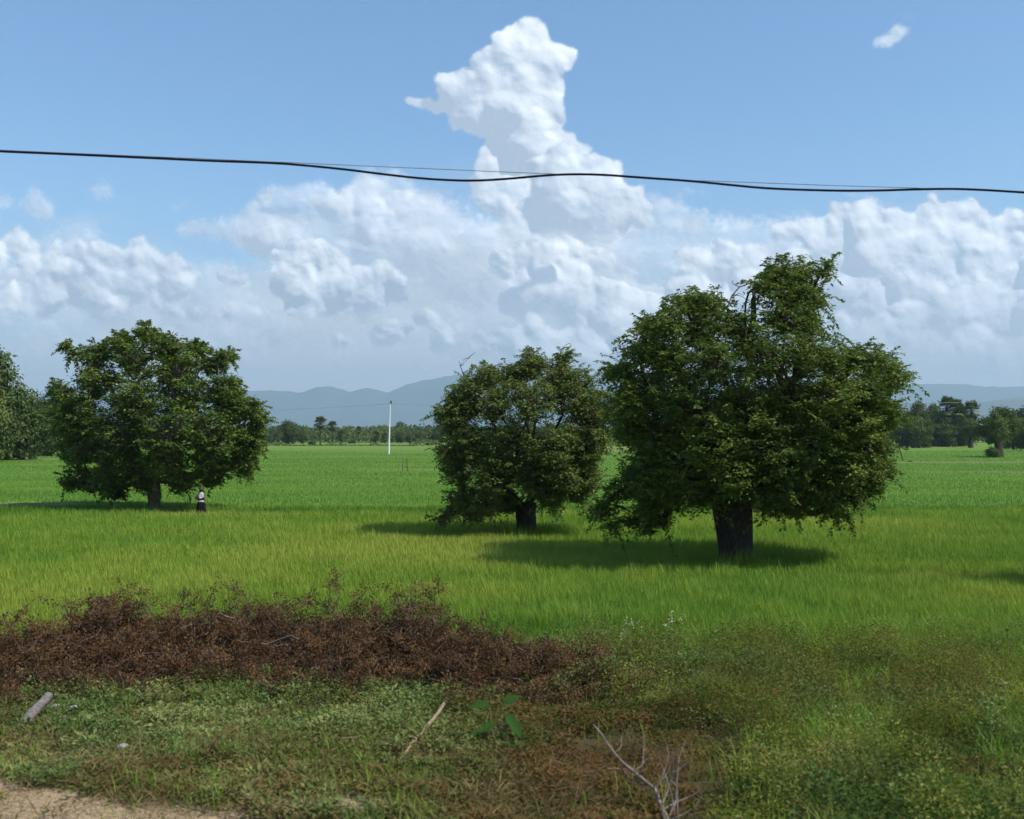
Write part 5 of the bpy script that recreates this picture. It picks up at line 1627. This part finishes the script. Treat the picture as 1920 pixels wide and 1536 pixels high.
def build_person():
    b = at(377, 966)
    root = root_of('person', b, 'person in brimmed hat, white blouse and long dark skirt walking past a tree', 'person')
    skin = plain_material('skin', (0.20, 0.105, 0.06), (0.25, 0.135, 0.08), 8.0, rough=0.6)
    N, E = [], []

    def nd(p, r, par=None):
        N.append((p, r))
        if par is not None:
            E.append((par, len(N) - 1))
        return len(N) - 1

    pel = nd((0, 0, 0.84), (0.14, 0.11))
    sp = nd((0.0, 0, 0.98), (0.12, 0.095), pel)
    ch = nd((0.01, 0, 1.15), (0.145, 0.105), sp)
    cl = nd((0.01, 0, 1.27), (0.10, 0.08), ch)
    nk = nd((0.02, 0, 1.33), 0.048, cl)
    jw = nd((0.045, 0, 1.40), (0.062, 0.07), nk)
    hd = nd((0.03, 0, 1.47), (0.076, 0.09), jw)
    nd((0.025, 0, 1.535), (0.06, 0.07), hd)
    nose = nd((0.125, 0, 1.435), 0.014, jw)
    for s, fx, lift_ in ((1, -0.16, 0.04), (-1, 0.15, 0.0)):
        hp = nd((0.0, 0.07 * s, 0.80), 0.07, pel)
        kn = nd((fx * 0.5 + 0.03, 0.07 * s, 0.45), 0.045, hp)
        an = nd((fx, 0.08 * s, 0.09 + lift_), 0.034, kn)
        he = nd((fx - 0.03, 0.08 * s, 0.04 + lift_), 0.034, an)
        ba = nd((fx + 0.11, 0.085 * s, 0.025 + lift_ * 0.4), (0.036, 0.022), an)
        nd((fx + 0.17, 0.085 * s, 0.02 + lift_ * 0.3), (0.026, 0.014), ba)
        sh = nd((0.0, 0.155 * s, 1.24), 0.055, cl)
        el_ = nd((-0.05, 0.20 * s, 1.00), 0.040, sh)
        wr = nd((0.16, 0.13 * s, 1.02), 0.026, el_)
        pa = nd((0.225, 0.11 * s, 1.035), (0.036, 0.018), wr)
        for i, (dy, L) in enumerate(((-0.027, 0.058), (-0.009, 0.068), (0.009, 0.064), (0.027, 0.05))):
            f0 = nd((0.255, 0.11 * s + dy, 1.035), 0.0095, pa)
            f1 = nd((0.255 + L * 0.55, 0.11 * s + dy, 1.03), 0.0085, f0)
            nd((0.255 + L * 0.75, 0.11 * s + dy * 0.9, 1.03 - L * 0.45), 0.0075, f1)
        t0 = nd((0.205, 0.11 * s - 0.035 * s, 1.05), 0.011, pa)
        nd((0.245, 0.11 * s - 0.052 * s, 1.06), 0.0085, t0)
    body = link_mesh('body', skin_mesh(N, E, pel), skin, root)
    dark = plain_material('dark_cloth', (0.007, 0.006, 0.008), (0.02, 0.016, 0.02), 14.0, spec=0.02, rough=0.95)
    white = plain_material('white_print_cloth', (0.14, 0.15, 0.17), (0.60, 0.59, 0.57), 26.0)
    hatm = plain_material('brown_felt', (0.055, 0.032, 0.026), (0.10, 0.058, 0.048), 16.0)
    hair = plain_material('black_hair', (0.008, 0.007, 0.007), (0.02, 0.017, 0.015), 20.0)
    loft('skirt', [(0, 0, 0.93, 0.155, 0.135), (0, 0, 0.80, 0.185, 0.165), (0, 0, 0.6, 0.235, 0.205), (0, 0, 0.4, 0.265, 0.215), (-0.01, 0, 0.22, 0.295, 0.21), (-0.01, 0, 0.15, 0.30, 0.21)], dark, root, fold=0.06)
    loft('blouse', [(0.02, 0, 1.335, 0.06, 0.07), (0.01, 0, 1.30, 0.115, 0.165), (0.01, 0, 1.22, 0.15, 0.185), (0.01, 0, 1.08, 0.155, 0.165), (0, 0, 0.97, 0.15, 0.145), (0, 0, 0.86, 0.185, 0.165), (0.0, 0, 0.77, 0.20, 0.18)], white, root, fold=0.03)
    for s in (1, -1):
        tb = Tubes(12)
        tb.add([[0, 0.14 * s, 1.27], [-0.01, 0.175 * s, 1.20], [-0.035, 0.195 * s, 1.08], [-0.04, 0.205 * s, 1.0], [0.02, 0.185 * s, 0.995], [0.11, 0.15 * s, 1.01]], [0.06, 0.068, 0.06, 0.058, 0.052, 0.046], cap=False)
        tb.build('sleeve', white, root)
    loft('sash', [(0, 0, 1.0, 0.164, 0.165), (0, 0, 0.93, 0.172, 0.168), (0, 0, 0.88, 0.190, 0.175)], dark, root)
    # hat: crown and a brim pulled forward
    loft('hat', [(0.06, 0, 1.495, 0.185, 0.15), (0.05, 0, 1.512, 0.15, 0.13), (0.03, 0, 1.52, 0.112, 0.104), (0.025, 0, 1.57, 0.105, 0.098), (0.025, 0, 1.605, 0.08, 0.075), (0.025, 0, 1.62, 0.012, 0.012)], hatm, root)
    loft('hair', [(-0.005, 0, 1.52, 0.088, 0.094), (-0.02, 0, 1.46, 0.085, 0.093), (-0.035, 0, 1.40, 0.072, 0.082), (-0.05, 0, 1.33, 0.06, 0.07), (-0.05, 0, 1.27, 0.045, 0.055)], hair, root)
    for s in (1, -1):
        for nm, p, sc, mm in (('eye', (0.098, 0.032 * s, 1.462), (0.008, 0.011, 0.007), hair), ('ear', (0.015, 0.086 * s, 1.44), (0.016, 0.008, 0.028), skin)):
            bm = bmesh.new()
            bmesh.ops.create_uvsphere(bm, u_segments=10, v_segments=8, radius=1.0)
            me = bpy.data.meshes.new(nm)
            for v in bm.verts:
                v.co = Vector((v.co.x * sc[0], v.co.y * sc[1], v.co.z * sc[2])) + Vector(p)
            bm.to_mesh(me)
            bm.free()
            link_mesh(nm, me, mm, body)
    # shoulder bag on the near side, hanging behind the hip
    bag = root_of('shoulder_bag', b, 'dark red edged shoulder bag hung on the back of the walking person', 'bag')
    bm_ = plain_material('bag_cloth', (0.028, 0.03, 0.024), (0.07, 0.045, 0.035), 20.0)
    loft('pouch', [(-0.20, -0.12, 0.90, 0.05, 0.10), (-0.21, -0.12, 0.93, 0.085, 0.14), (-0.21, -0.12, 1.05, 0.085, 0.15), (-0.20, -0.12, 1.17, 0.055, 0.14), (-0.20, -0.12, 1.18, 0.02, 0.10)], bm_, bag, 20)
    tb = Tubes(5)
    tb.add([[-0.19, -0.18, 1.16], [-0.1, -0.20, 1.26], [0.0, -0.15, 1.335], [0.08, -0.02, 1.30], [0.16, 0.08, 1.14], [0.12, 0.17, 1.0]], [0.014] * 6, cap=False)
    tb.build('strap', bm_, bag)
    # the bundle held in both hands
    rg = np.random.default_rng(4)
    tb = Tubes(5)
    for _ in range(16):
        o0 = np.array([0.285 + rg.normal() * 0.018, -0.12, 1.022 + rg.normal() * 0.014])
        tb.add(bent(o0, o0 + np.array([rg.normal() * 0.03 + 0.03, 0.24, rg.normal() * 0.02]), rg, 0.03, 4), [0.007, 0.008, 0.008, 0.006], cap=False)
    o = tb.build('stalk_bundle', WOOD)
    o.location = b
    tag(o, 'small straw coloured bundle held in front by the walking person', 'bundle')


build_person()


# ------------------------------------------------------------------ the air between here and the hills
def build_haze():
    m = bpy.data.materials.new('humid_air')
    m.use_nodes = True
    m.node_tree.nodes.clear()
    n = NT(m.node_tree)
    out = n.new('ShaderNodeOutputMaterial')
    v = n.new('ShaderNodeVolumePrincipled')
    v.inputs['Color'].default_value = (0.60, 0.83, 0.98, 1)
    v.inputs['Density'].default_value = HAZE
    v.inputs['Anisotropy'].default_value = 0.1
    n.put(out.inputs['Volume'], v.outputs[0])
    x, y0, y1, z0, z1 = 26000, -3000, 23200, -60, 1320
    V = [(sx * x, yy, zz) for zz in (z0, z1) for yy in (y0, y1) for sx in (-1, 1)]
    F = [(0, 2, 3, 1), (4, 5, 7, 6), (0, 1, 5, 4), (2, 6, 7, 3), (0, 4, 6, 2), (1, 3, 7, 5)]
    o = add_mesh('haze', V, F, 4, m)
    tag(o, kind='stuff')


HAZE = 7.4e-5
build_haze()
